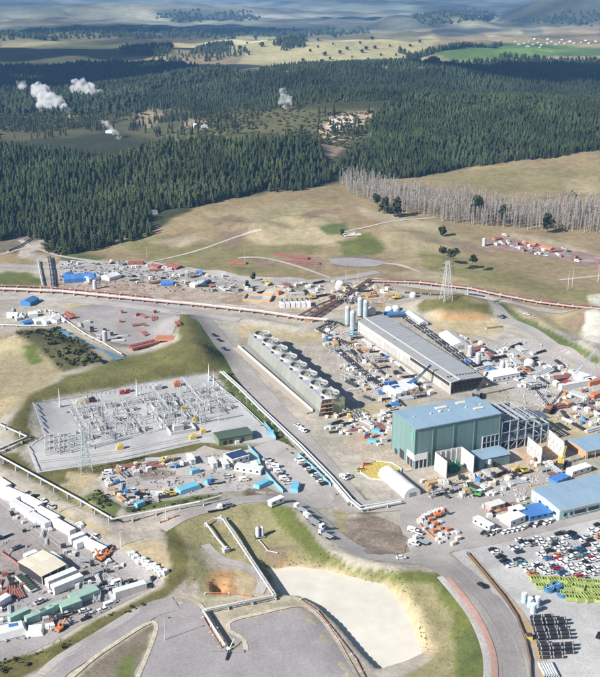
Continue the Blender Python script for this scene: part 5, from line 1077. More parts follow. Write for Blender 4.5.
# ------------------------------------------------------------ pipelines
def pipeline(label, pts, rs, m, h=1.2, sp=9., group=None, gap=1.6, smooth=False, racks=M_GALV, joints=True):
    """parallel pipes on low supports; rs = radii side by side"""
    c = [P(*p) for p in pts]
    if smooth: c = [Vector((x, y, h1(x, y))) for x, y in spline([tuple(p.xy) for p in c], 6)]
    rs = [v*.6 for v in rs]; gap *= .72
    r = thing('pipeline', label, 'pipeline', c[0]); o = c[0]; ms = m if isinstance(m, (list, tuple)) else [m]*len(rs)
    if group: r['group'] = group
    for k, rr in enumerate(rs):
        s = (k-(len(rs)-1)/2)*gap; q = []
        for i, p in enumerate(c):
            a = c[max(i-1, 0)]; b = c[min(i+1, len(c)-1)]; t = (b-a); t.z = 0; t.normalize(); f = 1.
            if 0 < i < len(c)-1:
                u = (c[i]-a); u.z = 0; u.normalize(); f = 1/max(.5, u.dot(t))
            q.append(p-o+Vector((-t.y*s*f, t.x*s*f, h+rr)))
        mb = MB(); jb = MB(); j = 0
        for a, b in zip(q[:-1], q[1:]):
            mb.tube(a, b, rr, 10); L = (b-a).length
            for n in range(int(L/12)+1):
                if n*12+.6 < L: jb.tube(a.lerp(b, (n*12)/L), a.lerp(b, (n*12+.5)/L), rr*1.16, 10)
        mb.build('pipe', ms[k], r)
        if joints: jb.build('flange', racks, r)['kind'] = 'stuff'
    tot = sum((b-a).length for a, b in zip(c[:-1], c[1:])); sp = max(sp, tot/45); wd = gap*len(rs)
    sm = MB().box(0,0,-1.2,.35,wd+.3,.22+1.2+h-.25).box(0,0,h-.2,.3,wd+.6,.2).mesh('support', racks); d = 0
    for a, b in zip(c[:-1], c[1:]):
        L = (b-a).length; yw = yaw(a, b)
        while d < L: p = a.lerp(b, d/L)-o; p.z = h1(*(p+o).xy)-o.z; ob('support', sm, r, p, yw); d += sp
        d -= L
    return r
pipeline('faded pink twin steam pipeline running across the top of the works', [(-30,289),(0,291),(60,293.5),(140,301.5),(200,307),(262,314),(300,320),(328,322.5)], [.95,.8], [M_PINK, M_PALE], 1.4, gap=2.6)
pipeline('thin red oxide pipeline below the pink one at the upper left', [(-30,286),(40,288),(90,292),(150,298)], [.5,.5], M_RUSTP, 1.0, gap=1.6)
pipeline('pink and dark twin pipeline crossing the right of the picture below the pasture', [(372,282.5),(420,284),(470,290),(500,296.5),(540,304),(572,308),(640,314)], [.9,.7,.7], [M_PINK, M_RUSTP, M_DARK], 1.2, gap=2.4)
pipeline('dark multi pipe rack climbing to the corner of the right hand pipeline', [(308,322),(330,308),(352,294),(371,281.5)], [.6,.6,.6,.5], [M_DARK, M_BROWN, M_RUSTP, M_DARK], 1.6, gap=1.7, racks=M_BROWN)
pipeline('dark red pipe rack beside the long pink pipeline end', [(296,320),(320,307),(345,297)], [.5,.5], [M_RUSTP, M_NAVY], 1.6, gap=1.7, racks=M_BROWN)
pipeline('three black pipelines running past the right side of the long low building', [(401,315.5),(430,336),(470,366)], [.8,.8,.8], M_BLKP, 1.0, gap=3.4, racks=M_GALV)
pipeline('bent black pipe pair at the head of the cooling tower yard', [(352,347),(317,331),(334,322.5),(342,326)], [.55,.55], M_BLKP, 1.0, gap=2.2)
pipeline('shorter bent black pipe inside the bent pair', [(346,347),(324,334),(336,326.5)], [.5], M_BLKP, .9)
pipeline('long black triple pipe rack between cooling tower and long building', [(337,352),(360,372),(381,387.5)], [.55,.55,.55], M_BLKP, 1.2, gap=1.9)
pipeline('thin dark pipes fanning out from the black rack', [(346,352),(372,365),(384,376)], [.4,.4], M_DARK, 1.0, gap=1.6)
pipeline('black pipe leading from the blue stack toward the power house', [(388,394),(398,401),(404,407)], [.55], M_BLKP, .8)
pipeline('pale steam pipeline skirting the storage yard', [(-20,450),(0,461),(40,483),(80,505),(113,524.5),(150,517),(200,507),(222,501)], [.62], M_PALE, 2.2, 10)
pipeline('pale pipeline with a right angle corner by the left frame edge', [(-20,420),(0,427),(29,440),(0,453),(-20,460)], [.6,.5], [M_PALE, M_DARK], 1.6, gap=1.5)
pipeline('long pale twin pipeline beside the diagonal road', [(222,374),(240,390),(263,413),(300,448),(332,481),(351,503),(361,511),(400,504)], [.8,.55], [M_PALE, M_GALV], 1.1, gap=2.2)
pipeline('straight pale twin pipeline down the slope to the pond corner', [(224,522),(250,561),(275,599)], [.55,.45], [M_PALE, M_GREY], 1.3, gap=1.4)
pipeline('short pale pipeline with a valve block at its lower end', [(206,526),(216,540),(225,551)], [.6], M_PALE, 1.1)
pipeline('short cross pipe joining the two slope pipelines at the top', [(206,526),(214,521),(224,522)], [.45], M_PALE, 1.1)
pipeline('pale twin pipeline crossing between the two sealed pads', [(275,599),(240,606),(205,613.5)], [.55,.45], [M_PALE, M_GREY], 1.0, gap=1.4)
pipeline('pale twin pipeline turning down to the blow off between the sealed pads', [(205,613.5),(216,631),(227,648)], [.6,.5], [M_PALE, M_DARK], .9, gap=1.6)
pipeline('rusty pipeline beside the pad edge leading to the blow off', [(203,618),(213,636),(222,650)], [.3], M_RUSTP, .4)
pipeline('orange rusted pipe on the soil below the dug pit', [(205,594),(228,594),(252,597)], [.32], M_ORNG, .3)
pipeline('thin pale pipe running from the twin tank hut to the pond', [(259,541),(268,552),(278,567)], [.25], M_PALE, .4)
pipeline('pale pipe along the blue lined drain in the upper left yard', [(47,311),(66,322),(86,336),(104,345),(122,356)], [.6], M_PALE, .9)
pipeline('white pipe along the lower fence of the upper left yard', [(-10,326),(30,327),(48,327),(62,323)], [.5], M_WHITE, .8)
pipeline('dark pipe ramp climbing from the pink pipeline toward the pine wood', [(53,289),(51.5,274),(49,258)], [.9,.7], M_DARK, 1.2, gap=2.2)
pipeline('pale pipe ramp left of the dark one', [(43,288),(40,274),(38,262)], [.9], M_GALV, 1.)
pipeline('dark sunken pipe crossing the pale road corner at upper left', [(8,252),(20,247),(32,239)], [.9], M_DARK, .4)
pipeline('dark pipes laid beside the knoll foot', [(404,293),(430,295),(448,296)], [.5,.4], M_DARK, .5)
pipeline('dark pipe row lying left of the spoil mound', [(468,294.5),(484,297)], [.7,.6], M_BLKP, .3)
pipeline('rusty steel lengths on the sand right of the long building', [(486,329),(503,327)], [.4,.4], M_BROWN, .3)
road('lined_drain', [(58,330),(76,339),(98,349),(119,360)], 4.2, mat('blue_liner', (.14,.31,.42), .35, .15, .5, rnd=0), .32)
road('drain_bank', [(62,328),(80,336),(102,346),(124,357)], 2.2, M_PAVE, .34)
# pond bank: orange edge rail and dark liner
pipeline('red rail along the top of the pond bank', [(300,600),(318,612),(336,634),(356,660),(366,680)], [.28], M_RUSTP, .3)
# ------------------------------------------------------------ fences and walls
def fence(name, label, pts, h, m, pm, sp=4., t=.05, z=.0, cat='fence', cap=None):
    c = [P(*p) for p in pts]; o = c[0]; r = thing(name, label, cat, o)
    for a, b in zip(c[:-1], c[1:]):
        L = (b-a).length; n = max(1, round(L/sp)); yw = yaw(a, b)
        for i in range(n):
            p = a.lerp(b, (i+.5)/n)-o; p.z = h1(*(a.lerp(b, (i+.5)/n)).xy)-o.z
            key = (name, round(L/n, 1), h, m.name)
            if key not in FK:
                FK[key] = (MB().box(0,0,z,L/n-.12,t,h-z).mesh('panel', m), MB().box(0,0,-.3,.14,.14,h+.5).mesh('post', pm), MB().box(0,0,h,L/n-.02,t+.2,.15).mesh('cap', cap or m))
            ob('panel', FK[key][0], r, p, yw); ob('post', FK[key][1], r, p-Vector((math.cos(yw), math.sin(yw), 0))*L/n*.5, yw)
            if cap: ob('cap', FK[key][2], r, p, yw)
    return r
FK = {}
fence('cloth_fence', 'bright blue cloth fence along the left side of the lower lot', [(248,448),(258,458),(262,470),(274,484),(283,493)], 1.8, M_CYAN, M_GALV)
fence('cloth_fence', 'bright blue cloth fence under the diagonal pipeline', [(298,456),(312,468),(331,487)], 1.8, M_CYAN, M_GALV)
fence('cloth_fence', 'short blue cloth fence beside the control building', [(264,424),(270,431),(276,440)], 1.8, M_CYAN, M_GALV)
fence('perimeter_fence', 'low pale fence around the substation pad', [(208,375),(120,389),(33,404),(44,436),(28,447),(38,472),(120,460),(200,442.5)], 1.3, M_GALV, M_WHITE, 6, .04, .9)
fence('perimeter_fence', 'low pale fence down the right side of the substation', [(208,375),(240,404),(276,438)], 1.3, M_GALV, M_WHITE, 6, .04, .9)
fence('road_wall', 'dark low wall with a pale cap along the right side of the main road', [(467,554),(484,574),(502,596),(516,617),(525,640),(530,662),(531,690)], 1.0, M_DARK, M_BROWN, 4, .3, 0, 'wall', M_BROWN)
fence('orange_netting', 'orange safety netting round the junction corner', [(418,519),(421,527),(432,537),(441,545)], .9, M_ORNG, M_TIMB, 3)
fence('orange_netting', 'orange safety netting at the bend by the storage yard bank', [(160,524),(168,521),(180,516)], .9, M_ORNG, M_TIMB, 3)
fence('yard_fence', 'low reddish fence along the front of the storage yard', [(0,553),(12,561),(22,569)], 1.2, M_RUSTP, M_BROWN, 4)
fence('kerb_wall', 'pale concrete wall at the foot of the long diagonal pipeline', [(331,482),(352,507)], .8, M_PRE, M_PRE, 4, .5)
# ------------------------------------------------------------ substation gear
bay = thing('switchgear_bay', 'x', 'switchgear')
for y in (-2.6, 2.6): bx(bay, 'post', M_GALV, -3.4, y, 0, .32, .32, 5.4)
MB().bar((-3.4,-2.8,5.2),(-3.4,2.8,5.2), .34, .4).build('beam', M_GALV, bay)
insm = MB(); insm.ring(0,0,0,[(.16,0),(.16,1.6),(.3,1.65),(.16,1.85),(.3,1.95),(.16,2.2),(.3,2.3),(.16,2.6),(.26,2.7),(.05,3.2)], 8); ins_me = insm.mesh('insulator', paint('insulator_grey', (.46,.47,.47)))
for x in (-1.2, 1.8):
    for y in (-2, 0, 2): ob('insulator', ins_me, bay, (x, y, .3))
    bx(bay, 'plinth', M_CONC, x, 0, -.1, .9, 5.2, .45)
for y in (-2, 0, 2): MB().bar((-3.4,y,4.9),(1.8,y,3.3), .12).build('busbar', M_SILV, bay)
bx(bay, 'cabinet', M_GREY, 3.6, 0, 0, 1, 1.6, 1.8)
BAY = Kind(bay); bay.scale = (1,1,.8)
O = P(74,410); e1 = Vector((math.cos(G), math.sin(G), 0)); e2 = Vector((math.sin(G), -math.cos(G), 0))
cols = [(0,5),(8.5,5),(17,5),(26,5),(38,5),(47,5),(56,5),(66,4),(74,4)]
for ci, (u, n) in enumerate(cols):
    for j in range(n):
        if ci > 6 and j == 0: pass
        p = O+e1*(u+random.uniform(-.6,.6))+e2*(2+j*8.6+random.uniform(-.6,.6))
        BAY.put(Vector((p.x, p.y, .2)), G+(PI if (ci+j) % 3 == 0 else PI/2 if (ci+j) % 5 == 0 else 0), f'grey switchgear bay, {ORD[j]} from the top of the {ORD[ci]} substation line from left', 'substation switchgear bays')
for j in range(3):
    for ci in range(2):
        p = P(50+ci*14, 452-j*6+ci*-1)
        BAY.put(p+Vector((0,0,.1)), G+PI/2, f'grey switchgear bay on the low left pad corner, {ORD[j]} from front, '+('left file','right file')[ci], 'substation switchgear bays')
gan = thing('line_gantry', 'x', 'gantry'); nG = 4
for i in range(nG+1):
    mb = MB()
    for s in (-1, 1): mb.bar((i*9.5,s*.9,0),(i*9.5,s*.15,9.5), .22)
    for z in (2,4,6,8): mb.bar((i*9.5,-.9*(1-z/12),z),(i*9.5,.9*(1-z/12),z), .12)
    mb.build('a_frame', M_GALV, gan)
for i in range(nG):
    mb = MB()
    for s in (-1, 1): mb.bar((i*9.5,s*.4,9.2),(i*9.5+9.5,s*.4,9.2), .16)
    for k in range(6): mb.bar((i*9.5+k*1.58,-.4,9.2),(i*9.5+(k+1)*1.58,.4,9.2), .09)
    mb.build('beam', M_GALV, gan)
    for k in range(3): MB().tube((i*9.5+2.4+k*2.4,0,9.1),(i*9.5+2.4+k*2.4,0,7.6), .14, 6).build('insulator', M_DARK, gan)
GAN = Kind(gan)
for px, py, yw, lab in ((99,411,G-PI/2,'tall dark gantry line across the middle of the substation'),(72,416,G-PI/2,'gantry line at the left of the substation gear'),(150,399,G-PI/2,'gantry line right of the substation centre'),(182,393,G-PI/2,'gantry line toward the right of the substation'),(84,412,G,'gantry line along the upper side of the substation gear'),(145,434,G,'gantry line along the lower side near the pale track')):
    GAN.put(P(px,py,.1), yw, lab, 'substation gantries')
bund = thing('bund_enclosure', 'x', 'enclosure')
for y in (-4.5, 4.5): bx(bund, 'wall', M_PRE, 0, y, 0, 13, .4, 1.6)
for x in (-6.3, 6.3): bx(bund, 'wall', M_PRE, x, 0, 0, .4, 8.6, 1.6)
bx(bund, 'floor_slab', M_CONC, 0, 0, .12, 12.2, 8.6, .1)
tb2 = bx(bund, 'transformer_tank', M_SILV, -1.5, 0, .2, 5, 3, 3)
for i in range(5): bx(tb2, 'radiator', M_GREY, -3.4+i*.95, 2.2, .5, .45, 1.1, 2.4)
for i in range(3): ob('bushing', ins_me, bund, (-3+i*1.5, 0, 3.1))
BU = Kind(bund)
for px, py, lab in ((164,406,'pale walled transformer enclosure, top of three in the substation'),(172,418,'pale walled transformer enclosure, middle of three in the substation'),(181,430,'pale walled transformer enclosure, bottom of three in the substation')): BU.put(P(px,py,.15), G, lab, 'transformer enclosures')
msk = thing('lightning_mast', 'x', 'mast'); MB().tube((0,0,0),(0,0,9), .42, 8, .04).build('spike', M_WHITE, msk); MB().tube((0,0,0),(0,0,1), .7, 8, .5).build('base', paint('pale_blue_base', (.35,.5,.6)), msk); MK = Kind(msk)
for px, py, lab in ((60,407,'white spike mast at the upper left of the substation'),(137,396,'white spike mast at the middle of the upper fence'),(209,381,'white spike mast at the upper right corner of the substation'),(214,389,'white spike mast just inside the right hand fence')): MK.put(P(px,py,.1), 0, lab, 'substation masts', 1.15)
for i, (px, py, s, m_, lab) in enumerate(((79,404,1,M_CREAM,'cream crate group by the upper fence of the substation, left'),(86,403,1,M_TIMB,'timber crate group by the upper fence of the substation'),(92,402,1.1,M_DARK,'dark machine crate by the upper fence of the substation'),(122,394,.9,M_RED,'red machine crate by the upper fence of the substation'),(128,392,.8,M_RED,'small red machine right of another on the pad'),(158,389,1.2,M_SILV,'silver crate group near the middle mast'),(177,386,1.2,M_ORNG,'orange red machine on the upper part of the pad'),(120,449,1,M_YEL,'yellow barrier block at the foot of the dark gantry'),(184,410,.8,M_YEL,'yellow barrier block by the transformer enclosures, upper'),(195,421,.8,M_YEL,'yellow barrier block by the transformer enclosures, middle'),(203,433,.9,M_YEL,'yellow barrier block by the control building'),(193,439,1,M_YEL,'long yellow barrier block on the pale track'))):
    r = thing('equipment_crate', lab, 'crate', P(px,py,.15), G); bx(r, 'case', m_, 0,0,.2,3.2*s,2*s,1.7*s); bx(r, 'skid', M_TIMB, 0,0,0,3.4*s,2.1*s,.2); bx(r, 'lid', m_, .3,.2,.2+1.7*s,2*s,1.4*s,.4*s)
# ------------------------------------------------------------ pylons, poles
def lattice(label, loc, H_, b, t, arms, m, rz=0):
    r = thing('lattice_pylon', label, 'pylon', loc, rz); br = MB(); n = 7; w = max(.10, b*.026)
    def cr(z, i): k = (b+(t-b)*min(1, z/H_*1.05))/2; return Vector((k*(-1,1,1,-1)[i], k*(-1,-1,1,1)[i], z))
    for i in range(4): MB().bar(cr(0,i), cr(H_,i), w*1.3).build('leg', m, r)
    for k in range(n):
        z0, z1 = H_*(k/n)**.85, H_*((k+1)/n)**.85
        for i in range(4): br.bar(cr(z0,i), cr(z1,(i+1)%4), w*.7); br.bar(cr(z0,(i+1)%4), cr(z1,i), w*.7); br.bar(cr(z1,i), cr(z1,(i+1)%4), w*.7)
    br.build('bracing', m, r)
    for z, l in arms:
        for s in (-1, 1):
            a = MB(); 
            for y in (-t/2, t/2): a.bar((s*t/2,y,z),(s*l,0,z+.2), w*.8); a.bar((s*t/2,y,z+1.6),(s*l,0,z+.2), w*.7)
            a.build('cross_arm', m, r); MB().tube((s*l,0,z+.1),(s*l,0,z-1.4), .14, 6).build('insulator', M_DARK, r)
    return r
lattice('tall pale lattice pylon standing on the green knoll', P(446,302), 27, 6.5, 1.4, ((18,5),(22,4.2),(25.5,3.4)), M_GALV, rad(20))
lattice('greenish lattice pylon at the lower edge of the substation', P(86,472), 19, 5.5, 1.3, ((12,5),(15.5,4.2),(18,3)), paint('pale_green_steel', (.36,.44,.41)), G)
lattice('slim lattice mast rising among the substation gear', P(91,448), 14, 2.6, .8, ((11,2.5),), M_GALV, G)
def pole(label, loc, h, m=M_GREY, lamp=False, arm=False, rz=0, group=None):
    r = thing('lamp_post' if lamp else 'utility_pole', label, 'lamp post' if lamp else 'pole', loc, rz, group); MB().tube((0,0,0),(0,0,h), .16, 8, .09).build('pole', m, r)
    if lamp: MB().bar((0,0,h),(1.6,0,h+.2), .12).build('arm', m, r); bx(r, 'lamp_head', M_DARK, 2.0,0,h+.1,1.1,.4,.18)
    if arm: bx(r, 'cross_arm', M_BROWN, 0,0,h-.8,2.4,.14,.16); [bx(r, 'insulator', M_WHITE, x,0,h-.64,.12,.12,.3) for x in (-1,0,1)]
    return r
for px, py, h, l, a, lab in ((121,547,8.5,0,1,'wooden pole at the corner of the storage yard bank'),(165,640,8,1,0,'slender lamp post on the left sealed pad'),(59,513,7,0,1,'pole beside the pale pipeline above the container rank'),(166,519,7,0,1,'pole beside the pipeline below the grassy strip'),(147,258,9,0,1,'pale pole on the slope below the pine wood'),(245,262,9,0,1,'pale pole by the red stack on the slope'),(346,281,10,0,1,'pale pole at the head of the pipe rack, left of two'),(358,281,10,0,1,'pale pole at the head of the pipe rack, right of two'),(337,288,9,0,1,'pole by the white dome tank'),
    (568,290,14,0,1,'tall white pole on the pasture at right, left of a pair'),(572,288,15,0,1,'tall white pole on the pasture at right, right of a pair'),(598,282,14,0,1,'tall white pole at the right edge of the pasture'),(391,353,8,1,0,'lamp post on the concrete strip by the long building'),(247,404,8,1,0,'lamp post at the right hand fence of the substation'),(504,414,9,1,0,'lamp post by the steel frame'),(540,430,9,1,0,'lamp post behind the precast walls'),(575,425,11,0,0,'thin pale pole behind the open shed')):
    pole(lab, P(px,py), h, M_PALE if a else M_GALV, l, a, rad(30))
# ------------------------------------------------------------ silos, tanks, tank base
sil = thing('silo', 'x', 'silo'); 
for i in range(4): MB().tube((0,0,1.2+i*3.1),(0,0,1.2+i*3.1+3.06), 1.75, 18).build('barrel_section', paint('silo_grey', (.40,.46,.50)), sil)
q = MB(); q.ring(0,0,13.6,[(1.75,0),(1.2,1.0),(.3,1.5),(.05,1.5)], 18); q.build('top', M_GALV, sil)
for i in range(4): bx(sil, 'leg', M_DARK, 1.2*(-1,1,1,-1)[i], 1.2*(-1,-1,1,1)[i], -.2, .25, .25, 1.6)
MB().bar((1.85,-.2,1),(1.85,-.2,14.5), .3, .08).build('ladder', M_DARK, sil); SI = Kind(sil)
for px, py, lab in ((347.5,326,'tall grey silo, front left of four'),(352.5,331,'tall grey silo, front right of four'),(360,317,'tall grey silo, back left of four'),(365.5,320,'tall grey silo, back right of four')): SI.put(P(px,py,.1), 0, lab, 'four grey silos', (1,1,.92))
dt = thing('dome_tank', 'x', 'tank'); MB().tube((0,0,0),(0,0,2.6), 3, 20).build('shell', M_PRE, dt); q = MB(); q.ring(0,0,2.6,[(3.05,0),(2.6,.9),(1.6,1.6),(.05,1.9)], 20); q.build('dome', M_WHITE, dt); bx(dt, 'hatch', M_GREY, 0,0,4.4,.8,.8,.3); DT = Kind(dt)
for px, py, s, lab in ((371,314,1.1,'white dome tank right of the silos'),(389,312,.9,'white dome tank above the blue pipe end, left of two'),(396,311,.9,'white dome tank above the blue pipe end, right of two'),(340,287,1.1,'white dome tank beside the upper road'),(413,303-6,.8,'small pale dome tank left of the knoll'),(328,334-1,.7,'small white tank below the silos'),(529,366,1.0,'white dome tank by the orange stack in the right yard')): DT.put(P(px,py,.1), 0, lab, 'white dome tanks', s)
vt = thing('vertical_tank', 'x', 'tank'); MB().tube((0,0,0),(0,0,6), 1.5, 16).build('shell', paint('lilac_grey_tank', (.48,.48,.52)), vt); q = MB(); q.ring(0,0,6,[(1.5,0),(.8,.5),(.05,.7)], 16); q.build('top', M_SILV, vt); [bx(vt, 'leg', M_DARK, 1.1*x,1.1*y,-.3,.2,.2,.4) for x in (-1,1) for y in (-1,1)]; VT = Kind(vt)
for px, py, lab in ((470,356,'grey upright tank at the end of the black pipelines, left of three'),(478,364,'grey upright tank at the end of the black pipelines, middle of three'),(502,372,'grey upright tank at the end of the black pipelines, right of three'),(105,341,'pale upright tank in the gravel plant of the upper yard'),(95,290-1,'pale upright tank beside the pink pipeline'),(484,246,'pale upright tank at the corner of the red gravel yard')): VT.put(P(px,py,.1), 0, lab, 'grey upright tanks', 1.05)
oc = thing('tank_base', 'round yellow reinforced tank base with a pale octagonal kerb', 'tank base', P(381,471.5,.15), rad(10)); R_ = 9.6
for i in range(8):
    a0, a1 = i*PI/4, (i+1)*PI/4; MB().bar((R_*math.cos(a0),R_*math.sin(a0),.35),(R_*math.cos(a1),R_*math.sin(a1),.35), .5, .7).build('kerb_section', M_PRE, oc)
MB().prism([(8.9*math.cos(i*PI/12),8.9*math.sin(i*PI/12)) for i in range(24)], 0, .3).build('slab', paint('yellow_membrane', (.55,.44,.14), .8, amt=.15), oc)
for i in range(9):
    x = -8+i*2; l = math.sqrt(max(0, 8.6**2-x*x)); MB().bar((x,-l,.4),(x,l,.4), .14).build('rebar', M_YEL, oc); MB().bar((-l,x,.45),(l,x,.45), .14).build('rebar', M_YEL, oc)
# hut by the pond, blow-off, valve block
hu = thing('pump_hut', 'white twin tank pump unit standing alone on the grass by the pond', 'pump unit', P(260,537,.0), rad(15))
for s in (-1, 1): MB().tube((s*.95,0,.7),(s*.95,0,4.4), .85, 14).build('tank', M_WHITE, hu); q = MB(); q.ring(s*.95,0,4.4,[(.85,0),(.4,.35),(.05,.4)], 14); q.build('tank_top', M_SILV, hu)
bx(hu, 'frame', M_NAVY, 0,0,.3,.25,1.8,4.2); bx(hu, 'skid', M_DARK, 0,0,0,4.2,2.2,.7); bx(hu, 'walkway', M_GREY, 0,-1.3,.6,4,.6,.1)
bo = thing('blow_off', 'white cross shaped pipe blow off on the sealed pad', 'blow off', P(229,651,.1), rad(0))
MB().tube((-.5,.4,.7),(.5,-.4,.7), .6, 12).build('drum', M_WHITE, bo); bx(bo, 'wing_plate', M_ASPH, -3.4,.2,.2,4.6,1.5,.18,.05); bx(bo, 'wing_plate', M_ASPH, 3.0,-.3,.2,4.2,1.4,.18,-.05); MB().tube((0,-.4,.7),(-.6,-5.2,.4), .32, 10).build('spout', M_DARK, bo); MB().bar((.3,.6,.9),(1.5,3.4,2.2), .25).build('strut', M_PALE, bo); [bx(bo, 'foot', M_CONC, x, 0, -.1, .6, .9, .35) for x in (-3.9,0,3.4)]
vb2 = thing('valve_block', 'small pale valve block at the end of the short slope pipeline', 'valve', P(226,552,.0), .6); bx(vb2, 'body', M_SILV, 0,0,0,2.4,1.8,1.8); MB().tube((0,0,1.8),(0,0,2.5), .5, 10).build('cap', M_GALV, vb2); bx(vb2, 'flange', M_GREY, 1.4,0,.4,.3,1.4,1.2)
vb3 = thing('valve_block', 'valve cluster at the top of the slope pipelines', 'valve', P(220,521,.0), .3); bx(vb3, 'body', M_SILV, 0,0,0,2.6,1.6,1.6); MB().tube((.5,0,1.6),(.5,0,2.6), .4, 10).build('cap', M_GALV, vb3); bx(vb3, 'flange', M_RUSTP, -1.5,0,.4,.3,1.4,1.2)
slab = thing('concrete_pad', 'small white concrete pad on the brown hill beside a round bush', 'slab', P(352,234.5,.1), rad(15)); bx(slab, 'slab', M_PRE, 0,0,-.3,15,9,.7); bx(slab, 'wellhead', M_SILV, 2,0,.4,1.5,1.5,1.8)
cl = thing('sump_tank', 'square sunken tank with pale lining and timber edge above the pink pipeline', 'tank', P(258,299,.1), rad(-8)); Lq, Wq = 19, 13
for s in (-1, 1): bx(cl, 'wall', M_TIMB, 0, s*Wq/2, 0, Lq, .8, 1.8); bx(cl, 'wall', M_TIMB, s*Lq/2, 0, 0, .8, Wq-.8, 1.8)
bx(cl, 'lining', M_SILV, 0,0,.1,Lq-1,Wq-1,.3); bx(cl, 'water', mat('sump_water', (.25,.3,.38), .2, .1, .3), -2,0,.42,9,Wq-2,.06)
coo = thing('generator_bank', 'white generator bank with a row of dark stacks above the pink pipeline', 'generators', P(295,306,.1), rad(8))
for i in range(6):
    g_ = bx(coo, 'generator', M_WHITE, -9+i*3.6, 0, 0, 3, 8, 3); MB().tube((-9+i*3.6,2,3),(-9+i*3.6,2,4.6), .7, 10).build('stack', M_GRNR, g_)
# ------------------------------------------------------------ machines
def excavator(c, label, loc, rz, s=1.):
    r = thing('excavator', label, 'excavator', loc, rz); m = bodym(c) if c in BODY else c
    for y in (-1.1, 1.1):
        t = MB().side([(-1.9,.35),(-1.6,0),(1.6,0),(1.9,.35),(1.6,.85),(-1.6,.85)], y-.3, y+.3).build('track', M_TYRE, r)
    bx(r, 'body', m, -.4,0,.95,3.2,2.5,1.1); bx(r, 'cab', m, .7,.7,1.95,1.3,1.0,1.2); bx(r, 'window', M_GLASS, .75,.7,2.2,1.34,1.04,.7)
    MB().bar((1,-.2,1.8),(3.6,-.2,4.2), .5, .6).build('boom', m, r); MB().bar((3.6,-.2,4.2),(5.4,-.2,1.6), .4, .45).build('arm', m, r); bx(r, 'bucket', M_DARK, 5.4,-.2,.6,.9,1.1,1.1,0,0,.6); r.scale = (s*.8,)*3; return r
for c, px, py, a, s, lab in (('yellow',524,473,200,1.3,'yellow excavator in front of the precast walls'),('yellow',396,301-2,20,1.2,'yellow excavator left of the knoll'),('orange',371,297,40,1.2,'orange excavator by the pipe rack corner'),('yellow',341,300,30,1.2,'yellow excavator beside the dark pipe rack'),('yellow',313,299,200,1.2,'yellow excavator right of the generator bank'),('yellow',268,285,140,1.3,'yellow excavator on the spoil mound above the sump tank'),('green',477,496,160,1.1,'green excavator on the road below the blast walls'),('orange',101,560,140,1.1,'orange loader at the right end of the container rank'),('orange',107,557,40,1.0,'second orange loader behind the other at the container rank'),('yellow',163,463,20,1,'yellow excavator on the top edge of the lower lot'),('yellow',172,496,200,1,'yellow excavator by the blue cover in the lower lot'),('orange',527,373,190,1.2,'orange excavator in the right hand yard'),('orange',438,519-2,20,1.1,'orange machine in the fenced junction corner'),('orange',60,631,60,1,'orange excavator at the foot of the yard bank')):
    excavator(c, lab, P(px,py,.15), rad(a), s)
def crane(label, loc, rz, tips, m, bm, s=1.):
    r = thing('crawler_crane', label, 'crane', loc, rz)
    for y in (-2, 2): MB().side([(-3,.5),(-2.6,0),(2.6,0),(3,.5),(2.6,1.1),(-2.6,1.1)], y-.45, y+.45).build('track', M_TYRE, r)
    bx(r, 'body', m, -.8,0,1.3,5.4,2.8,1.8); bx(r, 'cab', m, 2.2,1.1,1.3,1.4,1.2,2); bx(r, 'counterweight', M_DARK, -3.9,0,1.3,1.2,3,1.7)
    c_, s_ = math.cos(-rz), math.sin(-rz); ends = []
    for t in tips:
        t = Vector((t[0]*c_-t[1]*s_, t[0]*s_+t[1]*c_, t[2])); a = Vector((1.4,0,2.4)); mb = MB(); d = (t-a).normalized(); sd = d.cross(Vector((0,0,1))).normalized()*.55; up = sd.cross(d).normalized()*.55; n = int((t-a).length/1.5)
        co = [sd+up, -sd+up, -sd-up, sd-up]
        for q_ in co: mb.bar(a+q_, t+q_*.5, .2)
        for k in range(n):
            p0, p1 = a.lerp(t, k/n), a.lerp(t, (k+1)/n)
            for j in range(4): mb.bar(p0+co[j], p1+co[(j+1)%4], .11)
        mb.build('boom', bm, r); ends.append(t)
    MB().bar(Vector((-3,0,3)), ends[0], .1).build('stay_cable', M_DARK, r)
    if len(ends) == 1: q_ = ends[0]; MB().bar(q_, q_-Vector((0,0,q_.z*.5)), .08).build('hoist_rope', M_DARK, r); MB().box(q_.x,q_.y,q_.z*.5-.8,.6,.4,.9).build('hook', M_YEL, r)
    return r
def tip(base, px, py, dy=0.):
    """a boom tip seen at a pixel, dy metres further away than the base"""
    u = (py-CY)/F; d = ST+u*CT; b = CT-u*ST; Y = base.y+dy; t = Y/b; return Vector(((px-CX)/F*t, Y, CAMH-t*d))-base
for lab, bpx, tips, rz, m, bm in (('crawler crane with a long grey boom leaning right beside the white containers', (567,386), [(597,349,3)], 40, M_RED, M_SILV),('crane with two dark booms spread in a V behind the steel frame', (549,412), [(563,391,3),(536,389,2)], 60, M_ORNG, M_DARK),('crane with a steep dark boom at the end of the long building', (477,397), [(488,372,2)], 80, M_GREY, M_DARK),('small blue crane with a slanting boom beside the long building', (413,386), [(431,365,3)], 50, M_BLUE, M_NAVY),('yellow crane with a short boom at the right precast wall', (561,466), [(566,446,1)], 70, M_YEL, M_YEL)):
    p = P(*bpx, .1); crane(lab, p, rad(rz), [tip(p, *t) for t in tips], m, bm)
bl = thing('blue_plant', 'dark blue equipment stack between the black pipe rack and power house', 'equipment', P(391,389,.1), G-PI/2)
for i in range(5): bx(bl, 'module', M_NAVY if i % 2 else paint('cobalt', (.04,.12,.36)), -4+i*2.2, (i % 2)*2, 0, 2, 4, 2.4+i % 3)
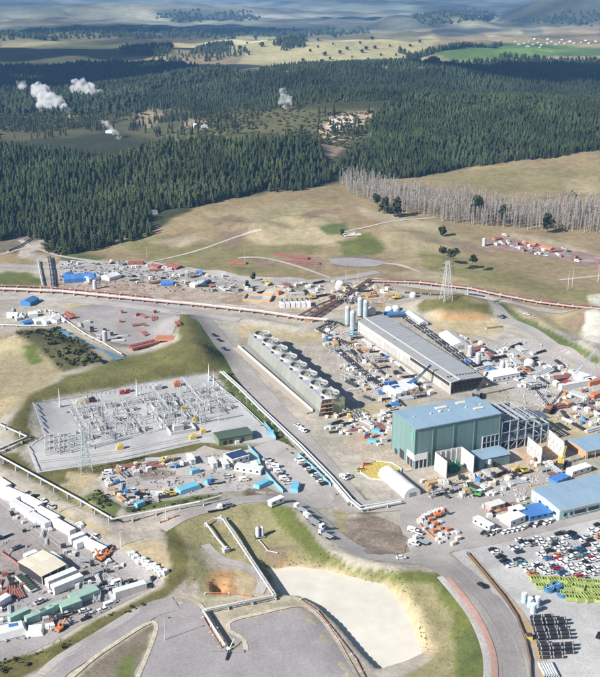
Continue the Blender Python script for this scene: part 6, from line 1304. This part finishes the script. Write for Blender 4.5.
b2_ = thing('pipe_manifold', 'bright blue covered pipe ends at the head of the black pipelines', 'equipment', P(397,316,.1), rad(5)); bx(b2_, 'cover', M_BLUE, 0,0,0,14,4,2.4); bx(b2_, 'cover', M_BLUE, -5,3,0,7,3,2); bx(b2_, 'frame', M_DARK, 0,-2.8,0,12,1,1.2)
for px, py, lab in ((468,363,'bright blue cover at the lower end of the black pipelines'),(491,371,'blue cover between two grey tanks'),(354,327,'bright blue cover at the foot of the silos'),(395,400+6,'bright blue skip by the back corner of the power house'),(400,393,'cyan skip right of the dark blue stack'),(353,335,'cyan sheeted pallet below the silos'),(188,490,'long cyan covered stack on the grassy edge of the lower lot'),(295,489,'bright cyan sheeted heap at the bottom of the blue fence'),(262,486,'cyan sheeted heap at the end of the left blue fence'),(140,506,'pale blue sheeted stack by the grassy strip'),(195,473,'cyan cover beside the pale cabin'),(209,483,'cyan sheet by the blue truck'),(270,434,'cyan pipe stack at the end of the control building'),(372,443,'cyan sheeted pallet on the open ground'),(376,433,'second cyan sheeted pallet on the open ground')):
    c_ = M_CYAN if 'cyan' in lab or 'pale' in lab else M_BLUE; r = thing('covered_stack', lab, 'covered stack', P(px,py,.12), random.uniform(0,3)); w_ = 11 if 'long' in lab else 8 if 'heap' in lab else 4.6
    bx(r, 'sheet', c_, 0,0,.2,w_,w_*.42+.6,1.7,0,0,.86,.8); bx(r, 'pallet', M_TIMB, 0,0,0,w_*1.05,w_*.42+.8,.2); MB().bar((-w_*.2,-w_*.22-.3,.2),(-w_*.2,w_*.22+.3,.2), .2, .15).build('strap', M_WHITE, r)
# ------------------------------------------------------------ materials lying about the site
CK = {}
def clutter_kind(kind, c, m):
    if (kind, c) in CK: return CK[(kind, c)]
    if kind == 'crate':
        r = thing('crate', 'x', 'crate'); bx(r, 'case', m, 0,0,.15,2.4,1.7,1.5); bx(r, 'skid', M_TIMB, 0,0,0,2.5,1.8,.15); bx(r, 'lid', m, .0,0,1.65,2.5,1.8,.12)
    elif kind == 'bundle':
        r = thing('pipe_bundle', 'x', 'pipes')
        for i in range(4): MB().tube((-4,-.9+i*.6,.3),(4,-.9+i*.6,.3), .27, 8).build('pipe', m, r)
        for i in range(2): MB().tube((-3.9,-.3+i*.6,.8),(3.9,-.3+i*.6,.8), .27, 8).build('pipe', m, r)
        for x in (-2.5,2.5): bx(r, 'bearer', M_TIMB, x,0,-.15,.25,3,.2)
    elif kind == 'skip':
        r = thing('skip_bin', 'x', 'skip'); a = MB(); a.side([(-1.6,.1),(1.6,.1),(2.3,1.7),(-2.3,1.7)], -1, 1); a.build('bin', m, r); bx(r, 'load', M_BROWN, 0,0,1.6,3.8,1.7,.25,0,0,.7,.7)
    elif kind == 'timber':
        r = thing('timber_stack', 'x', 'timber')
        for z in range(3):
            for i in range(3): bx(r, 'plank', m, random.uniform(-.2,.2), -.9+i*.9, .1+z*.42, 5, .8, .36)
    elif kind == 'block':
        r = thing('concrete_block', 'x', 'concrete'); bx(r, 'block', m, 0,0,0,3,2,1.4); bx(r, 'block', m, 1.0,2.1,0,2,1.6,1.0); bx(r, 'lifting_eye', M_DARK, 0,0,1.4,.3,.3,.3)
    elif kind == 'beams':
        r = thing('beam_stack', 'x', 'steel')
        for i in range(4): mb = MB(); mb.box(0,-1.5+i,.1,9,.7,.08); mb.box(0,-1.5+i,.18,9,.1,.6); mb.box(0,-1.5+i,.78,9,.7,.08); mb.build('girder', m, r)
    else:
        r = thing('frame_module', 'x', 'steel frame'); 
        for x in (-3,0,3):
            for y in (-1.5,1.5): bx(r, 'post', m, x,y,0,.22,.22,2.6)
        for y in (-1.5,1.5):
            for z in (.3,2.5): MB().bar((-3.1,y,z),(3.1,y,z), .2).build('rail', m, r)
        bx(r, 'deck', M_GREY, 0,0,1.3,6,2.8,.12)
    CK[(kind, c)] = Kind(r); return CK[(kind, c)]
KW = {'crate':'crate','bundle':'pipe bundle','skip':'skip bin','timber':'timber stack','block':'concrete block pair','beams':'steel beam stack','module':'steel frame module'}
PM = {'white':M_WHITE,'cream':M_CREAM,'dark':M_DARK,'grey':M_SILV,'red':M_RUSTP,'orange':M_ORNG,'blue':M_BLUE,'yellow':M_YEL,'timber':M_TIMB,'concrete':M_PRE,'black':M_BLKP,'green':M_GRNR}
OCC = []; CL = {}
def clutter(where, poly, n, kinds, seed, smin=.7, smax=1.25, sep=3.2):
    rs = random.Random(seed); xs = [p[0] for p in poly]; ys = [p[1] for p in poly]; got = 0
    for _ in range(n*14):
        if got >= n: break
        px, py = rs.uniform(min(xs), max(xs)), rs.uniform(min(ys), max(ys))
        if not inpoly(np.array([px]), np.array([py]), poly)[0]: continue
        p = P(px, py, .12); s = rs.uniform(smin, smax)
        if any(abs(p.x-q[0])+abs(p.y-q[1]) < sep*(s+q[2])*.8 for q in OCC): continue
        k, c = rs.choice(kinds).split('.'); OCC.append((p.x, p.y, s)); got += 1
        o_ = clutter_kind(k, c, PM[c]).put(p, rs.choice((G, G+PI/2))+rs.uniform(-.35,.35), f'{c} {KW[k]} lying {where}' if c not in KW[k] else f'{KW[k]} lying {where}', 'materials '+where, s); CL.setdefault(o_['label'], []).append((px, o_))
ALLK = ['block.concrete','crate.white','crate.grey','crate.white','crate.white','crate.cream','crate.dark','crate.grey','bundle.black','bundle.grey','timber.timber','block.concrete','block.concrete','block.concrete','beams.grey','beams.red','crate.cream','module.grey','crate.blue','bundle.dark','bundle.dark','crate.timber','crate.grey','crate.white','timber.timber','module.dark']
clutter('between the cooling tower and the long building', [(322,338),(336,326),(354,334),(440,396),(396,406),(352,396),(345,380)], 70, ALLK, 1)
clutter('at the near end of the cooling tower', [(326,417),(350,408),(374,418),(372,430),(336,438),(328,430)], 30, ALLK+['crate.yellow'], 2, .6, 1)
clutter('in the right hand laydown yard', [(482,352),(520,342),(556,358),(592,378),(560,384),(545,398),(505,378)], 46, ['bundle.black','bundle.black','beams.red','module.grey','beams.grey','block.concrete','crate.white','crate.dark','timber.timber','bundle.dark','module.dark','block.concrete'], 3, .9, 1.5)
clutter('on the ground in front of the power house', [(418,478),(434,484),(450,482),(476,474),(518,468),(526,484),(500,496),(430,498)], 42, ALLK, 4)
clutter('along the upper works by the sump tank', [(232,288),(300,282),(392,284),(392,300),(372,302),(330,304),(310,296),(280,294),(240,292)], 56, ALLK+['skip.red','crate.orange'], 5, .8, 1.4)
clutter('along the upper works strip', [(62,262),(150,262),(240,280),(238,292),(150,284),(100,286),(62,284)], 46, ALLK, 6, .8, 1.3)
clutter('in the red corner of the storage yard', [(-4,572),(12,572),(24,588),(22,598),(4,596),(-4,590)], 22, ['crate.red','crate.red','skip.orange','beams.red','crate.white','crate.dark','bundle.red'], 7, .7, 1.1)
clutter('along the edges of the lot below the substation', [(98,478),(118,466),(170,458),(190,455),(196,464),(130,476),(108,488)], 24, ALLK, 8, .6, 1.)
clutter('by the grassy strip in the lot below the substation', [(102,484),(116,482),(130,490),(160,492),(190,486),(190,494),(150,502),(124,506)], 24, ALLK, 9, .6, 1.)
clutter('beyond the crane at the right edge', [(552,398),(586,388),(606,400),(606,432),(576,430),(560,416)], 34, ALLK+['crate.red','crate.orange'], 10)
clutter('in the upper left yard', [(2,310),(58,306),(96,326),(124,336),(122,346),(100,342),(62,322),(10,320)], 26, ['block.concrete','block.concrete','crate.white','bundle.grey','crate.grey','timber.timber','crate.dark'], 11)
clutter('inside the fenced junction corner', [(420,518),(440,522),(462,536),(455,546),(440,544),(424,530)], 22, ['block.concrete','crate.white','crate.grey','crate.cream','crate.orange'], 12, .6, .9)
clutter('on the red gravel yard below the poplars', [(492,241),(520,242),(560,252),(600,262),(600,266),(560,258),(500,248)], 24, ['crate.white','crate.grey','bundle.grey','beams.red','crate.red','block.concrete'], 13, .9, 1.4)
clutter('between the steel frame and the open shed', [(536,452),(546,460),(560,468),(580,470),(568,478),(545,474),(530,466)], 24, ALLK, 14)
clutter('along the diagonal road by the power house', [(382,408),(392,416),(390,440),(376,448),(366,436),(372,418)], 16, ALLK, 15)
clutter('on the dark upper yard', [(120,312),(160,312),(172,326),(140,340),(120,330)], 9, ['beams.red','bundle.dark','crate.red','beams.red'], 16)
clutter('beyond the long low building', [(446,330),(480,345),(500,360),(520,372),(500,378),(476,366),(440,340)], 26, ALLK, 17)
clutter('beside the roadside rank by the workshop', [(484,506),(505,503),(526,498),(528,508),(505,522),(486,518)], 18, ALLK+['crate.yellow'], 18, .6, 1.)
clutter('at the left end of the storage yard', [(-4,612),(10,610),(14,620),(30,630),(20,640),(-4,632)], 12, ['crate.white','crate.grey','bundle.grey','block.concrete'], 19, .6, 1.)
clutter('around the container rank in the storage yard', [(10,500),(50,528),(110,556),(128,566),(118,580),(70,560),(30,540),(0,520)], 26, ['crate.white','crate.grey','crate.dark','bundle.grey','module.grey','block.concrete'], 20, .6, .95)
clutter('between the sheds and the bank in the storage yard', [(66,576),(110,572),(140,584),(112,600),(86,600),(62,626),(40,634),(20,628),(70,596)], 26, ['crate.white','crate.dark','bundle.grey','module.grey','crate.grey','skip.red'], 21, .6, .95)
# white bulk bags lined up by the bank
bg_ = thing('bulk_bag', 'x', 'bag'); MB().side([(-1.1,0),(1.1,0),(1.3,.7),(1.0,1.5),(-1.0,1.5),(-1.3,.7)], -1.0, 1.0).build('sack', M_WHITE, bg_); [bx(bg_, 'loop', M_GREY, x,y,1.5,.2,.2,.3) for x in (-.8,.8) for y in (-.7,.7)]; BG = Kind(bg_)
bagp = [(132+i*3.6, 556+i*2.0+(i % 3)*1.4) for i in range(10)]
for i, (px, py) in enumerate(bagp): BG.put(P(px,py,.1), rad(20+i*13), f'white bulk bag lined up under the sandy bank, {ORD[i]} from left', 'white bulk bags', 1.15)
for i, (px, py) in enumerate(((420,523),(422,520.5),(425,518),(429,516),(433,514.5),(437,513),(441,512))): BG.put(P(px,py,.2), .3*i, f'white bag in the arc round the junction corner, {ORD[i]} from the left', 'white bags at the junction', 1.0)
wt = thing('white_tarpaulin', 'sagging white tarpaulins over stores at the lower left frame edge', 'tarpaulin', P(8,634,.1), rad(20)); bx(wt, 'sheet', M_WHITE, 0,0,.2,13,7,2.2,.1,0,.8,.7); bx(wt, 'sheet', M_WHITE, 9,-2,.1,6,6,1.4,-.2,0,.75,.7); bx(wt, 'patch', M_BLUE, 2,1,2.4,3,1.8,.12)
# fine debris nobody could count
def debris(name, poly, y0, y1, sp, seed, m):
    b = MB().box(0,0,0,.6,.35,.25).box(.9,.6,0,.3,.6,.2).box(-.8,.7,0,1.6,.1,.1); pr_ = MB().box(0,0,0,1.5,.16,.16,.4).box(.4,.8,0,.6,.5,.4)
    q = scatter(poly, y0, y1, sp, seed=seed, nproto=2, dens=.62, hmin=.5, hmax=1.5); q[:, 2] += .45
    if len(q): joined(name, [b, pr_], q, m)
debris('scattered_offcuts', [(322,338),(336,326),(354,334),(440,396),(396,406),(352,396)], 430, 620, 3.2, 51, M_TIMB)
debris('scattered_offcuts', [(482,345),(530,338),(600,378),(600,432),(560,430),(505,385)], 400, 600, 3.2, 52, M_CONC)
debris('scattered_offcuts', [(418,478),(476,472),(530,462),(570,470),(525,496),(430,500)], 370, 460, 2.4, 53, M_CONC)
debris('scattered_offcuts', [(232,286),(392,282),(392,302),(330,310),(240,296)], 560, 760, 3.6, 54, M_BROWN)
debris('scattered_offcuts', [(62,260),(240,278),(238,294),(62,286)], 620, 850, 4, 55, M_DARK)
debris('scattered_offcuts', [(98,474),(200,456),(250,455),(260,488),(150,502),(108,490)], 340, 460, 3, 56, M_GREY)
debris('scattered_offcuts', [(0,540),(110,560),(160,580),(80,625),(0,650)], 260, 400, 3.6, 57, M_GREY)
debris('scattered_rubble', [(312,126),(345,112),(372,110),(388,120),(345,150),(328,158)], 1180, 1600, 7, 59, M_PRE)

for lab_, lst in CL.items():      # alike stacks are told apart by their place
    if 1 < len(lst) <= 20:
        for i_, (_, o_) in enumerate(sorted(lst, key=lambda t: t[0])): o_['label'] = lab_.replace(' lying', '').replace('module ', '')+f' {ORD[i_]} from left'
